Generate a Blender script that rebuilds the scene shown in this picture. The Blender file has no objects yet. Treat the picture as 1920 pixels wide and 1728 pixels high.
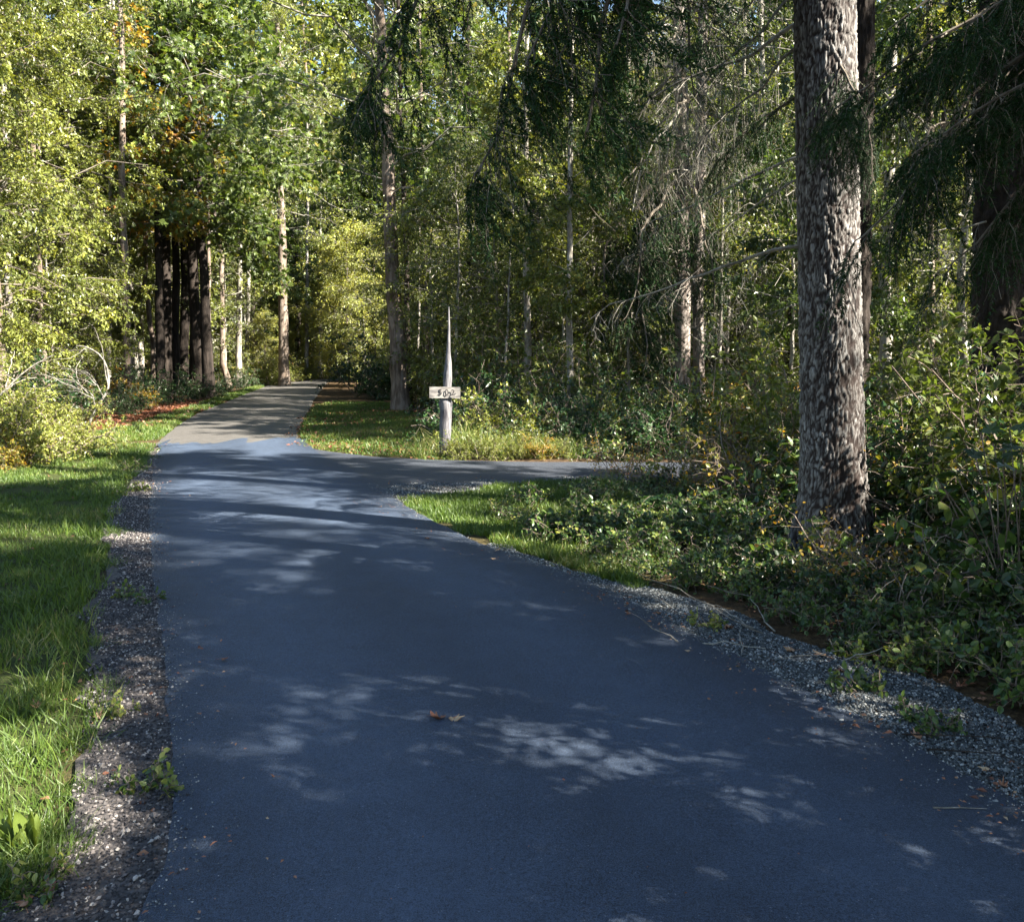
import bpy, math, random
import numpy as np
from mathutils import Vector, Matrix, geometry

# ------------------------------------------------------------------ camera, sky, sun, exposure
scene = bpy.context.scene
F = 1663.0; PITCH = math.atan(199/1663.0); EYE = 1.6
cam_d = bpy.data.cameras.new('camera'); cam = bpy.data.objects.new('camera', cam_d)
scene.collection.objects.link(cam); scene.camera = cam
cam.location = (0, 0, EYE); cam.rotation_euler = (math.pi/2 - PITCH, 0, 0)
cam_d.sensor_width = 36; cam_d.lens = 36*F/1920; cam_d.clip_start = 0.05; cam_d.clip_end = 3000

SUN_AZ = math.radians(66)      # to the right of straight behind the camera
SUN_EL = math.radians(40)
world = bpy.data.worlds.new('World'); scene.world = world; world.use_nodes = True
nt = world.node_tree; nt.nodes.clear()
sky = nt.nodes.new('ShaderNodeTexSky'); sky.sky_type = 'NISHITA'; sky.sun_disc = False
sky.sun_elevation = SUN_EL; sky.sun_rotation = math.pi - SUN_AZ; sky.air_density = 1.2; sky.dust_density = 0.4; sky.ozone_density = 2.0
bg = nt.nodes.new('ShaderNodeBackground'); bg.inputs['Strength'].default_value = 0.05
wo = nt.nodes.new('ShaderNodeOutputWorld')
nt.links.new(sky.outputs[0], bg.inputs[0]); nt.links.new(bg.outputs[0], wo.inputs[0])
sd = bpy.data.lights.new('sun', 'SUN'); sd.energy = 5.0; sd.angle = math.radians(0.5); sd.color = (1.0, 0.93, 0.80)
sun = bpy.data.objects.new('sun', sd); scene.collection.objects.link(sun)
to_sun = Vector((math.sin(SUN_AZ)*math.cos(SUN_EL), -math.cos(SUN_AZ)*math.cos(SUN_EL), math.sin(SUN_EL)))
sun.rotation_euler = to_sun.to_track_quat('Z', 'Y').to_euler()
scene.view_settings.view_transform = 'Standard'; scene.view_settings.look = 'None'
scene.view_settings.exposure = 2.9; scene.view_settings.gamma = 1.0
scene.view_settings.use_curve_mapping = False
try:
    scene.cycles.max_bounces = 3; scene.cycles.diffuse_bounces = 1; scene.cycles.glossy_bounces = 2
    scene.cycles.transmission_bounces = 3; scene.cycles.sample_clamp_indirect = 4
except Exception:
    pass

# ------------------------------------------------------------------ helpers
C = scene.collection
rng = np.random.default_rng(7)
random.seed(7)
A_ = np.array

def G(px, py, z=0.0):
    a = (px-960)/F; b = (864-py)/F
    d = (a, math.cos(PITCH)+b*math.sin(PITCH), -math.sin(PITCH)+b*math.cos(PITCH))
    t = (z-EYE)/d[2]
    return (d[0]*t, d[1]*t)

def P(px, py, Y):
    a = (px-960)/F; b = (864-py)/F
    d = (a, math.cos(PITCH)+b*math.sin(PITCH), -math.sin(PITCH)+b*math.cos(PITCH))
    t = Y/d[1]
    return (d[0]*t, Y, EYE+d[2]*t)

def norm(v):
    return v/np.maximum(np.linalg.norm(v, axis=-1, keepdims=True), 1e-9)

def hash3(i, j, k, seed):
    n = (i.astype(np.int64)*374761393 + j.astype(np.int64)*668265263 + k.astype(np.int64)*2147483647 + seed*974634777) & 0x7fffffff
    n = ((n ^ (n >> 13))*1274126177) & 0x7fffffff
    n = ((n ^ (n >> 16))*1103515245 + 12345) & 0x7fffffff
    return (n & 0xffffff)/float(0xffffff)

def vnoise(p, seed=0):
    p = np.asarray(p, float); i = np.floor(p).astype(np.int64); f = p-i; f = f*f*(3-2*f)
    r = 0
    for a in (0, 1):
        for b in (0, 1):
            for c in (0, 1):
                w = (f[..., 0] if a else 1-f[..., 0])*(f[..., 1] if b else 1-f[..., 1])*(f[..., 2] if c else 1-f[..., 2])
                r = r + w*hash3(i[..., 0]+a, i[..., 1]+b, i[..., 2]+c, seed)
    return r

def fbm(p, o=4, seed=0):
    s = 0; a = .5
    for k in range(o):
        s = s + a*vnoise(np.asarray(p)*(2**k), seed+k*17); a *= .5
    return s

def tris(Fq):
    Fq = np.asarray(Fq)
    if Fq.shape[1] == 3: return Fq
    return np.concatenate([Fq[:, [0, 1, 2]], Fq[:, [0, 2, 3]]])

def mesh(name, V, T, mat, tint=None, smooth=False, uv=None):
    """V (n,3), T (m,3|4) -> mesh datablock"""
    V = np.asarray(V, np.float32); T = np.asarray(T, np.int32); k = T.shape[1]
    me = bpy.data.meshes.new(name)
    me.vertices.add(len(V)); me.vertices.foreach_set('co', V.ravel())
    me.loops.add(T.size); me.loops.foreach_set('vertex_index', T.ravel())
    me.polygons.add(len(T)); me.polygons.foreach_set('loop_start', np.arange(0, T.size, k, dtype=np.int32))
    try: me.polygons.foreach_set('loop_total', np.full(len(T), k, np.int32))
    except Exception: pass
    me.polygons.foreach_set('use_smooth', np.full(len(T), smooth, bool))
    me.update(calc_edges=True)
    if tint is not None:
        at = me.attributes.new('tint', 'FLOAT', 'POINT'); at.data.foreach_set('value', np.asarray(tint, np.float32))
    if uv is not None:
        at = me.attributes.new('ruv', 'FLOAT_VECTOR', 'POINT'); at.data.foreach_set('vector', np.asarray(uv, np.float32).ravel())
    me.materials.append(mat)
    return me

def joinVT(parts):
    Vs, Ts, o = [], [], 0
    for V, T in parts:
        Vs.append(V); Ts.append(tris(T)+o); o += len(V)
    return np.concatenate(Vs), np.concatenate(Ts)

def tubes(Pp, R, s=5):
    Pp = np.asarray(Pp, float); N, k, _ = Pp.shape
    R = np.broadcast_to(np.asarray(R, float), (N, k))
    T = norm(np.gradient(Pp, axis=1))
    ref = np.where(np.abs(T[..., 2:3]) < .9, A_([0, 0, 1.]), A_([1., 0, 0]))
    A = norm(np.cross(T, ref)); B = np.cross(T, A)
    ang = np.arange(s)*2*math.pi/s
    V = Pp[:, :, None] + R[:, :, None, None]*(A[:, :, None]*np.cos(ang)[:, None] + B[:, :, None]*np.sin(ang)[:, None])
    idx = np.arange(N*k*s).reshape(N, k, s)
    a = idx[:, :-1]; b = idx[:, 1:]; a2 = np.roll(a, -1, 2); b2 = np.roll(b, -1, 2)
    return V.reshape(-1, 3), np.stack([a, a2, b2, b], -1).reshape(-1, 4)

def scatter(tv, tf, pos, d, n, s):
    """copies of a small template: y along d, z along n"""
    pos = np.asarray(pos); N = len(pos); d = norm(d); x = norm(np.cross(d, n)); n = np.cross(x, d)
    s = np.broadcast_to(np.asarray(s, float), (N,)) if np.ndim(s) < 2 else s
    sc = s[:, None, None] if s.ndim == 1 else s[:, None, :]
    t = tv[None]*sc
    V = pos[:, None] + t[..., 0:1]*x[:, None] + t[..., 1:2]*d[:, None] + t[..., 2:3]*n[:, None]
    Fc = tf[None] + (np.arange(N)*len(tv))[:, None, None]
    return V.reshape(-1, 3), Fc.reshape(-1, tf.shape[1])

def thing(name, label, cat, loc, rz=0.0, group=None, scale=(1, 1, 1), tilt=(0, 0)):
    o = bpy.data.objects.new(name, None); C.objects.link(o); o.empty_display_size = .2
    o.location = loc; o.rotation_euler = (tilt[0], tilt[1], rz); o.scale = scale if hasattr(scale, '__len__') else (scale,)*3
    o['label'] = label; o['category'] = cat
    if group: o['group'] = group
    return o

def part(name, me, parent, loc=(0, 0, 0), rot=(0, 0, 0), scale=1, label=None, kind=None):
    o = bpy.data.objects.new(name, me); C.objects.link(o); o.parent = parent
    o.location = loc; o.rotation_euler = rot; o.scale = (scale,)*3 if not hasattr(scale, '__len__') else scale
    if label: o['label'] = label
    if kind: o['kind'] = kind
    return o

def top(name, me, kind=None, label=None, cat=None, group=None, loc=(0, 0, 0), rot=(0, 0, 0), scale=1):
    o = bpy.data.objects.new(name, me); C.objects.link(o); o.location = loc; o.rotation_euler = rot; o.scale = (scale,)*3
    if kind: o['kind'] = kind
    if label: o['label'] = label
    if cat: o['category'] = cat
    if group: o['group'] = group
    return o

# ------------------------------------------------------------------ materials
def newmat(name):
    m = bpy.data.materials.new(name); m.use_nodes = True
    n = m.node_tree; n.nodes.clear()
    out = n.nodes.new('ShaderNodeOutputMaterial')
    return m, n, out

def ramp(n, fac, cols, pos=None):
    r = n.nodes.new('ShaderNodeValToRGB'); e = r.color_ramp.elements
    pos = pos or [i/(len(cols)-1) for i in range(len(cols))]
    while len(e) < len(cols): e.new(.5)
    for q, c, p_ in zip(e, cols, pos): q.position = p_; q.color = (*c, 1)
    n.links.new(fac, r.inputs[0]); return r.outputs[0]

def noise(n, vec, scale, detail=4, rough=.55, dist=0):
    t = n.nodes.new('ShaderNodeTexNoise'); t.inputs['Scale'].default_value = scale
    t.inputs['Detail'].default_value = detail; t.inputs['Roughness'].default_value = rough; t.inputs['Distortion'].default_value = dist
    if vec is not None: n.links.new(vec, t.inputs['Vector'])
    return t.outputs[0]

def math_(n, op, a, b=None, c=None):
    m = n.nodes.new('ShaderNodeMath'); m.operation = op
    for i, v in enumerate((a, b, c)):
        if v is None: continue
        if isinstance(v, (int, float)): m.inputs[i].default_value = v
        else: n.links.new(v, m.inputs[i])
    return m.outputs[0]

def mixc(n, f, a, b, mode='MIX'):
    m = n.nodes.new('ShaderNodeMix'); m.data_type = 'RGBA'; m.blend_type = mode
    for sock, v in ((m.inputs[0], f), (m.inputs[6], a), (m.inputs[7], b)):
        if isinstance(v, (int, float)): sock.default_value = v
        elif isinstance(v, tuple): sock.default_value = (*v, 1)
        else: n.links.new(v, sock)
    return m.outputs[2]

def attr(n, name='tint', out=2):
    a = n.nodes.new('ShaderNodeAttribute'); a.attribute_name = name; return a.outputs[out]

def bump(n, h, strength, dist):
    b = n.nodes.new('ShaderNodeBump'); b.inputs['Strength'].default_value = strength; b.inputs['Distance'].default_value = dist
    n.links.new(h, b.inputs['Height']); return b.outputs[0]

def leaf_mat(name, cols, pos=None, tr=.28, rough=.4, trc=(1.25, 1.35, .6), objvar=.25, spec=.5):
    m, n, out = newmat(name)
    oi = n.nodes.new('ShaderNodeObjectInfo')
    f = math_(n, 'ADD', attr(n), math_(n, 'MULTIPLY', math_(n, 'SUBTRACT', oi.outputs['Random'], .5), objvar))
    col = ramp(n, f, cols, pos)
    pr = n.nodes.new('ShaderNodeBsdfPrincipled'); n.links.new(col, pr.inputs['Base Color'])
    pr.inputs['Roughness'].default_value = rough; pr.inputs['Specular IOR Level'].default_value = spec
    tl = n.nodes.new('ShaderNodeBsdfTranslucent')
    n.links.new(mixc(n, 1.0, col, trc, 'MULTIPLY'), tl.inputs['Color'])
    mx = n.nodes.new('ShaderNodeMixShader'); mx.inputs[0].default_value = tr
    n.links.new(pr.outputs[0], mx.inputs[1]); n.links.new(tl.outputs[0], mx.inputs[2]); n.links.new(mx.outputs[0], out.inputs[0])
    return m

def bark_mat(name, cols, scale=(14, 14, 3), bstr=.8, bdist=.02, rough=.9, attr_cols=None):
    m, n, out = newmat(name)
    tc = n.nodes.new('ShaderNodeTexCoord'); mp = n.nodes.new('ShaderNodeMapping'); mp.inputs['Scale'].default_value = scale
    n.links.new(tc.outputs['Object'], mp.inputs[0])
    v = noise(n, mp.outputs[0], 1.0, 8, .65, .4)
    v2 = noise(n, tc.outputs['Object'], 2.2, 3)
    f = math_(n, 'ADD', math_(n, 'MULTIPLY', v, .75), math_(n, 'MULTIPLY', v2, .3))
    col = ramp(n, f, cols, [.32, .47, .6, .72][:len(cols)])
    if attr_cols:      # furrows between the bark plates are darker, redder wood
        col = mixc(n, attr(n), attr_cols, col)
    pr = n.nodes.new('ShaderNodeBsdfPrincipled'); n.links.new(col, pr.inputs['Base Color'])
    pr.inputs['Roughness'].default_value = rough; pr.inputs['Specular IOR Level'].default_value = .2
    n.links.new(bump(n, v, bstr, bdist), pr.inputs['Normal']); n.links.new(pr.outputs[0], out.inputs[0])
    return m

M = {}
M['leaf_yellow'] = leaf_mat('leaf_yellow_green', [(.055, .075, .014), (.125, .145, .03), (.21, .24, .05), (.28, .275, .05)], [0, .4, .8, 1], .34, trc=(1.4, 1.3, .5))
M['leaf_mid'] = leaf_mat('leaf_mid_green', [(.036, .052, .012), (.085, .11, .022), (.165, .18, .04), (.28, .23, .05)], [0, .45, .88, 1], .4)
M['leaf_maple'] = leaf_mat('leaf_maple', [(.028, .048, .014), (.068, .10, .024), (.14, .18, .04), (.27, .23, .05)], [0, .4, .92, 1], .38)
M['leaf_autumn'] = leaf_mat('leaf_autumn', [(.06, .1, .015), (.2, .17, .02), (.35, .2, .02), (.3, .09, .02)], [0, .35, .7, 1], .42, trc=(1.3, 1.1, .5))
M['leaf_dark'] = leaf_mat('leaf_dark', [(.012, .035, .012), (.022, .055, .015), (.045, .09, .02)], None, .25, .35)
M['salal'] = leaf_mat('salal_leaf', [(.014, .032, .011), (.034, .068, .018), (.085, .135, .03), (.2, .21, .045)], [0, .45, .8, 1], .3, .38, objvar=.45)
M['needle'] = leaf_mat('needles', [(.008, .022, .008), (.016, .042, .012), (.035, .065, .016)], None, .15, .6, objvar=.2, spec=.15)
M['needle_lit'] = leaf_mat('needles_lit', [(.015, .04, .012), (.035, .07, .015), (.07, .1, .025)], None, .25, .5)  # sunlit copy of the needles, the light put into a brighter colour
M['grass'] = leaf_mat('grass_blade', [(.035, .06, .012), (.065, .115, .018), (.12, .165, .03), (.28, .24, .11)], [0, .42, .78, 1], .4, .5, (1.3, 1.25, .5), 0)
M['tallgrass'] = leaf_mat('tall_grass', [(.05, .10, .02), (.11, .17, .035), (.28, .25, .10), (.36, .3, .16)], [0, .4, .8, 1], .4)
M['fallen'] = leaf_mat('fallen_leaf', [(.07, .025, .014), (.18, .065, .03), (.28, .14, .075), (.42, .30, .18)], None, .12, .6, objvar=.6)
M['wood_grey'] = bark_mat('twig_grey', [(.05, .043, .036), (.13, .118, .10), (.25, .235, .205)], (20, 20, 20), .3, .004)
M['wood_brown'] = bark_mat('twig_brown', [(.035, .028, .022), (.08, .065, .05), (.15, .13, .105)], (20, 20, 20), .3, .004)
M['bark_dark_shaded'] = bark_mat('bark_dark_shaded', [(.007, .006, .005), (.017, .013, .011), (.036, .028, .023)], (10, 10, 1.6), 1, .03)  # dark bark, colour lowered to near black to stand in for shade
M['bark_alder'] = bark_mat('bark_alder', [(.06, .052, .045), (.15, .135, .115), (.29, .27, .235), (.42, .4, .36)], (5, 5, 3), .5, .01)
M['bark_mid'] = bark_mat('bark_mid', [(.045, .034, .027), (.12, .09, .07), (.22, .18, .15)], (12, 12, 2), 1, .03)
M['bark_fir'] = bark_mat('bark_fir', [(.075, .068, .062), (.145, .135, .128), (.235, .225, .215), (.36, .35, .34)], (30, 30, 12), .7, .008, .9, (.022, .015, .013))
M['bark_twin'] = bark_mat('bark_twin', [(.05, .035, .03), (.14, .11, .095), (.26, .23, .21)], (12, 12, 2.5), 1, .02)

def asphalt(name, dark, light, tracks=True):
    m, n, out = newmat(name)
    tc = n.nodes.new('ShaderNodeTexCoord'); ob = tc.outputs['Object']
    fine = noise(n, ob, 210, 4, .8); mid = noise(n, ob, 70, 4, .7); big = noise(n, ob, .8, 4)
    f = math_(n, 'ADD', math_(n, 'MULTIPLY', fine, 3.2), math_(n, 'MULTIPLY', mid, 1.0))
    f = math_(n, 'SUBTRACT', math_(n, 'ADD', f, math_(n, 'MULTIPLY', noise(n, ob, 5, 5, .7), .4)), 1.925)
    f = math_(n, 'ADD', f, math_(n, 'MULTIPLY', big, .25))
    if tracks:          # rolled lanes are a shade paler than the seam between them
        sp = n.nodes.new('ShaderNodeSeparateXYZ'); n.links.new(attr(n, 'ruv', 1), sp.inputs[0])
        u = math_(n, 'ADD', sp.outputs[0], math_(n, 'MULTIPLY', math_(n, 'SUBTRACT', big, .5), .12))
        mr = n.nodes.new('ShaderNodeValToRGB'); el_ = mr.color_ramp.elements; mr.color_ramp.interpolation = 'B_SPLINE'
        for q_, (ps, vv) in enumerate([(0, .12), (.05, .2), (.17, .85), (.3, .75), (.43, .35), (.54, .35), (.68, .85), (.8, .6), (.93, .12), (1, .05)]):
            if q_ >= 2: el_.new(ps)
            e2 = el_[q_]; e2.position = ps; e2.color = (vv, vv, vv, 1)
        n.links.new(u, mr.inputs[0])
        f = math_(n, 'ADD', f, math_(n, 'MULTIPLY', math_(n, 'SUBTRACT', mr.outputs[0], .5), .42))
    col = ramp(n, f, [dark, tuple((a_+b_)/2 for a_, b_ in zip(dark, light)), light], [.2, .5, .85])
    vo = n.nodes.new('ShaderNodeTexVoronoi'); vo.inputs['Scale'].default_value = 55; n.links.new(ob, vo.inputs['Vector'])
    sm = n.nodes.new('ShaderNodeMath'); sm.operation = 'LESS_THAN'; n.links.new(vo.outputs['Distance'], sm.inputs[0]); sm.inputs[1].default_value = .13
    sel = math_(n, 'GREATER_THAN', noise(n, ob, 21, 2), .57)
    col = mixc(n, math_(n, 'MULTIPLY', math_(n, 'MULTIPLY', sm.outputs[0], sel), .55), col, (.22, .23, .26))
    pr = n.nodes.new('ShaderNodeBsdfPrincipled'); n.links.new(col, pr.inputs['Base Color'])
    pr.inputs['Roughness'].default_value = .62; pr.inputs['Specular IOR Level'].default_value = .4
    n.links.new(bump(n, math_(n, 'ADD', fine, math_(n, 'MULTIPLY', mid, .5)), .55, .006), pr.inputs['Normal'])
    n.links.new(pr.outputs[0], out.inputs[0]); return m
M['asphalt'] = asphalt('new_asphalt', (.009, .0135, .024), (.056, .079, .122))
M['asphalt_old'] = asphalt('old_asphalt', (.03, .029, .029), (.115, .107, .098), False)
M['asphalt_side'] = asphalt('side_asphalt', (.012, .015, .022), (.05, .057, .072), False)

def ground_mat():
    m, n, out = newmat('soil_and_litter')
    tc = n.nodes.new('ShaderNodeTexCoord'); ob = tc.outputs['Object']
    a = noise(n, ob, 3, 6, .65); b = noise(n, ob, 28, 5, .7)
    f = math_(n, 'ADD', math_(n, 'MULTIPLY', a, .4), math_(n, 'MULTIPLY', b, .6))
    soil = ramp(n, f, [(.02, .014, .009), (.055, .036, .02), (.11, .07, .035), (.07, .075, .02)], [.35, .5, .6, .72])
    lawn = ramp(n, f, [(.02, .022, .01), (.042, .052, .016), (.075, .085, .03)], [.35, .52, .68])
    sp = n.nodes.new('ShaderNodeSeparateXYZ'); n.links.new(attr(n, 'ruv', 1), sp.inputs[0])
    col = mixc(n, sp.outputs[0], soil, lawn)
    red = ramp(n, b, [(.06, .025, .012), (.17, .06, .025), (.25, .12, .05)], [.35, .52, .68])
    col = mixc(n, sp.outputs[1], col, red)
    pr = n.nodes.new('ShaderNodeBsdfPrincipled'); n.links.new(col, pr.inputs['Base Color'])
    pr.inputs['Roughness'].default_value = .95; pr.inputs['Specular IOR Level'].default_value = .1
    n.links.new(bump(n, b, .8, .03), pr.inputs['Normal']); n.links.new(pr.outputs[0], out.inputs[0]); return m
M['ground'] = ground_mat()

def gravel_mat(name, cols, sc=60):
    m, n, out = newmat(name)
    tc = n.nodes.new('ShaderNodeTexCoord'); ob = tc.outputs['Object']
    vo = n.nodes.new('ShaderNodeTexVoronoi'); vo.inputs['Scale'].default_value = sc; n.links.new(ob, vo.inputs['Vector'])
    sp = n.nodes.new('ShaderNodeSeparateColor'); n.links.new(vo.outputs['Color'], sp.inputs[0])
    col = ramp(n, math_(n, 'ADD', math_(n, 'MULTIPLY', sp.outputs[0], .6), math_(n, 'MULTIPLY', noise(n, ob, 4, 4), .4)), cols)
    pr = n.nodes.new('ShaderNodeBsdfPrincipled'); n.links.new(col, pr.inputs['Base Color']); pr.inputs['Roughness'].default_value = .9
    n.links.new(bump(n, math_(n, 'SUBTRACT', 1, vo.outputs['Distance']), .9, .012), pr.inputs['Normal'])
    n.links.new(pr.outputs[0], out.inputs[0]); return m
M['gravel_bed'] = gravel_mat('gravel_bed', [(.02, .017, .016), (.05, .043, .04), (.11, .095, .085)])

def stone_mat(name, cols):
    m, n, out = newmat(name)
    tc = n.nodes.new('ShaderNodeTexCoord')
    col = ramp(n, math_(n, 'ADD', attr(n), math_(n, 'MULTIPLY', math_(n, 'SUBTRACT', noise(n, tc.outputs['Object'], 90, 3), .5), .35)), cols)
    pr = n.nodes.new('ShaderNodeBsdfPrincipled'); n.links.new(col, pr.inputs['Base Color']); pr.inputs['Roughness'].default_value = .85
    n.links.new(pr.outputs[0], out.inputs[0]); return m
M['stone_l'] = stone_mat('shoulder_stones', [(.018, .016, .018), (.05, .045, .045), (.11, .095, .09), (.36, .33, .3)])
M['stone_r'] = stone_mat('blue_grey_stones', [(.028, .032, .033), (.07, .078, .08), (.14, .15, .15), (.36, .36, .34)])

def plain(name, col, rough=.7, bs=0):
    m, n, out = newmat(name); pr = n.nodes.new('ShaderNodeBsdfPrincipled')
    tc = n.nodes.new('ShaderNodeTexCoord'); v = noise(n, tc.outputs['Object'], 30, 5, .7)
    n.links.new(ramp(n, v, [tuple(c*.6 for c in col), col, tuple(min(1, c*1.2) for c in col)], [.35, .5, .65]), pr.inputs['Base Color'])
    pr.inputs['Roughness'].default_value = rough
    n.links.new(pr.outputs[0], out.inputs[0]); return m
M['digit'] = plain('dark_digit', (.02, .018, .02))
M['post'] = bark_mat('weathered_post', [(.022, .02, .023), (.075, .072, .08), (.16, .155, .16)], (45, 45, 4), .8, .006, .8)
def board_mat():
    m, n, out = newmat('flaking_white_board')
    tc = n.nodes.new('ShaderNodeTexCoord'); mp = n.nodes.new('ShaderNodeMapping'); mp.inputs['Scale'].default_value = (5, 5, 22)
    n.links.new(tc.outputs['Object'], mp.inputs[0]); v = noise(n, mp.outputs[0], 1, 6, .6)
    col = ramp(n, v, [(.07, .065, .065), (.12, .11, .105), (.21, .195, .18), (.28, .265, .245)], [.3, .44, .54, .7])
    pr = n.nodes.new('ShaderNodeBsdfPrincipled'); n.links.new(col, pr.inputs['Base Color']); pr.inputs['Roughness'].default_value = .75
    n.links.new(bump(n, v, .4, .004), pr.inputs['Normal']); n.links.new(pr.outputs[0], out.inputs[0]); return m
M['board'] = board_mat()

# ------------------------------------------------------------------ road outline (world metres)
Lpx = [(270, 1728), (300, 1640), (330, 1530), (325, 1450), (318, 1350), (312, 1250), (300, 1150), (288, 1080), (280, 1000), (282, 930), (288, 870), (292, 832),
       (330, 800), (370, 775), (420, 755), (470, 735), (505, 722), (545, 715)]
Rpx = [(2150, 1610), (1920, 1510), (1800, 1445), (1640, 1360), (1500, 1290), (1400, 1240), (1280, 1180), (1200, 1135), (1080, 1080), (960, 1040), (900, 1020), (800, 972), (745, 940), (722, 918),
       (640, 872), (560, 835), (556, 812), (570, 782), (588, 750), (608, 722), (617, 714)]
L = [(-.9, -30), (-.95, 0), (-1.0, 1.6)]+[G(*q) for q in Lpx]
R = [(2.7, -30), (2.6, 0), (2.25, 2.2)]+[G(*q) for q in Rpx]
L.append((-10.5, 72)); R.append((-6.5, 72))
L = A_(sorted(L, key=lambda q: q[1])); R = A_(sorted(R, key=lambda q: q[1]))
def edgeL(y): return np.interp(y, L[:, 1], L[:, 0])
def edgeR(y): return np.interp(y, R[:, 1], R[:, 0])
SIDE = A_([G(560, 836), G(620, 847), G(700, 856), G(800, 862), G(1000, 866), (2.5, 13.2), (5, 13.3), (9, 13.8), (20, 16), (20, 13.2), (9, 11.6), (5, 11.35), (2.3, 11.4),
           G(1060, 899), G(960, 905), G(880, 909), G(800, 912), G(760, 917), G(735, 928), G(722, 930), G(640, 900)])

def poly_sd(pts, poly):
    """signed distance, negative inside"""
    pts = np.asarray(pts)[:, :2]; d = np.full(len(pts), 1e9); ins = np.zeros(len(pts), bool)
    for i in range(len(poly)):
        a = poly[i]; b = poly[(i+1) % len(poly)]; e = b-a; w = pts-a
        t = np.clip((w@e)/(e@e+1e-12), 0, 1); q = w-t[:, None]*e; d = np.minimum(d, np.hypot(q[:, 0], q[:, 1]))
        c = ((a[1] <= pts[:, 1]) & (b[1] > pts[:, 1])) | ((b[1] <= pts[:, 1]) & (a[1] > pts[:, 1]))
        xi = a[0]+(pts[:, 1]-a[1])/(b[1]-a[1]+1e-12)*e[0]
        ins ^= c & (pts[:, 0] < xi)
    return np.where(ins, -d, d)
ROADP = np.concatenate([L, R[::-1]])
def road_d(p): return np.minimum(poly_sd(p, ROADP), poly_sd(p, SIDE))

LSH = A_([G(*q) for q in [(290, 838), (270, 868), (245, 905), (212, 950), (205, 1010), (202, 1080), (168, 1130), (160, 1180), (182, 1250), (190, 1330), (128, 1440), (146, 1500), (118, 1600), (30, 1690), (-40, 1728)]]
         + [(-1.5, 1.2), (-1.4, -2), (-.9, -2), (-1, 1.6)] + [G(*q) for q in [(310, 1728), (370, 1530), (350, 1350), (325, 1150), (300, 1000), (302, 870)]])
RSH = A_([G(*q) for q in [(890, 1012), (1000, 1040), (1100, 1078), (1250, 1112), (1330, 1130), (1450, 1185), (1600, 1235), (1750, 1285), (1920, 1365), (2200, 1490)]]
         + [(2.9, 2), (2.7, 1), (2.5, 1), (2.2, 2.4)] + [G(*q) for q in [(1890, 1520), (1610, 1370), (1370, 1250), (1175, 1145), (1060, 1088), (945, 1046)]])
NOSE = A_([G(*q) for q in [(722, 922), (745, 908), (830, 905), (940, 900), (1060, 895), (1180, 893), (1150, 903), (1000, 912), (940, 922), (860, 938), (780, 938), (748, 944)]])
LAWN = A_([G(*q) for q in [(296, 828), (282, 870), (250, 905), (215, 950), (208, 1080), (168, 1150), (184, 1250), (192, 1330), (132, 1440), (148, 1500), (122, 1600), (30, 1695)]]
          + [(-1.6, 1.2), (-1.5, -3), (-9, -3), (-9, 6)] + [G(*q) for q in [(-120, 880), (0, 872), (110, 850), (215, 832)]])
RLAWN = A_([G(*q) for q in [(566, 836), (560, 800), (590, 760), (640, 752), (740, 758), (800, 790), (850, 862), (700, 853), (620, 845)]])
LVERGE = A_([G(*q) for q in [(300, 822), (170, 835), (160, 815), (300, 780), (420, 740), (490, 720), (505, 720), (420, 757), (370, 777)]])
LITTER = A_([G(*q) for q in [(165, 800), (175, 760), (260, 748), (330, 745), (400, 748), (420, 752), (360, 776), (300, 800)]])
WEDGE = A_([G(*q) for q in [(735, 935), (780, 930), (860, 926), (950, 915), (1080, 900), (1180, 900), (1200, 960), (1230, 1050), (1180, 1100), (1050, 1062), (930, 1020), (800, 970)]])

def gz(x, y):
    x = np.atleast_1d(np.asarray(x, float)); y = np.atleast_1d(np.asarray(y, float))
    p = np.stack([x, y], -1); d = road_d(p)
    n = fbm(np.stack([x*.35+40, y*.35+40, np.zeros_like(x)], -1), 3, 5)-.45
    n2 = fbm(np.stack([x*1.7+40, y*1.7+40, np.zeros_like(x)], -1), 3, 9)-.45
    up = np.clip((d-.5)/5, 0, 1); up = up*up*(3-2*up)
    right = np.clip((x-edgeR(y))/2, 0, 1)
    z = -.018 + up*n*.5 + np.clip(d, 0, .5)*n2*.12 + up*right*.32*np.clip((14-y)/6+.6, .2, 1)
    far = np.clip((np.hypot(x, y)-90)/400, 0, 1)
    z = z + far*0
    z = np.where(d < .12, -.03, z)
    return z
def gz1(x, y): return float(gz(x, y)[0])

# ground: one sheet, fine near the camera and coarse out to the horizon
def axis(c, near, n, far):
    t = np.linspace(-1, 1, n); k = 6.0
    return c + np.sinh(t*k)/np.sinh(k)*far
gx = np.unique(np.concatenate([np.arange(-16, 14, .16), axis(0, 0, 90, 900)])); gy = np.unique(np.concatenate([np.arange(-3, 34, .17), axis(10, 0, 90, 900)]))
gx = gx[np.concatenate([[True], np.diff(gx) > .05])]; gy = gy[np.concatenate([[True], np.diff(gy) > .05])]
XX, YY = np.meshgrid(gx, gy); pts = np.stack([XX.ravel(), YY.ravel()], -1)
zz = gz(pts[:, 0], pts[:, 1])
wob = (fbm(np.stack([pts[:, 0]*2, pts[:, 1]*2, 0*pts[:, 0]], -1), 3, 3)-.45)*.5
def soft(poly, w=.25): return np.clip(.5-(poly_sd(pts, poly)+wob)/w, 0, 1)
mask = np.stack([np.maximum.reduce([soft(LAWN), soft(RLAWN)*.8, soft(LVERGE)*.8, soft(WEDGE, .6)*.8]), soft(LITTER, .8), 0*wob], -1)
nx, ny = len(gx), len(gy); ii = np.arange(nx*ny).reshape(ny, nx)
FQ = np.stack([ii[:-1, :-1], ii[:-1, 1:], ii[1:, 1:], ii[1:, :-1]], -1).reshape(-1, 4)
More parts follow.
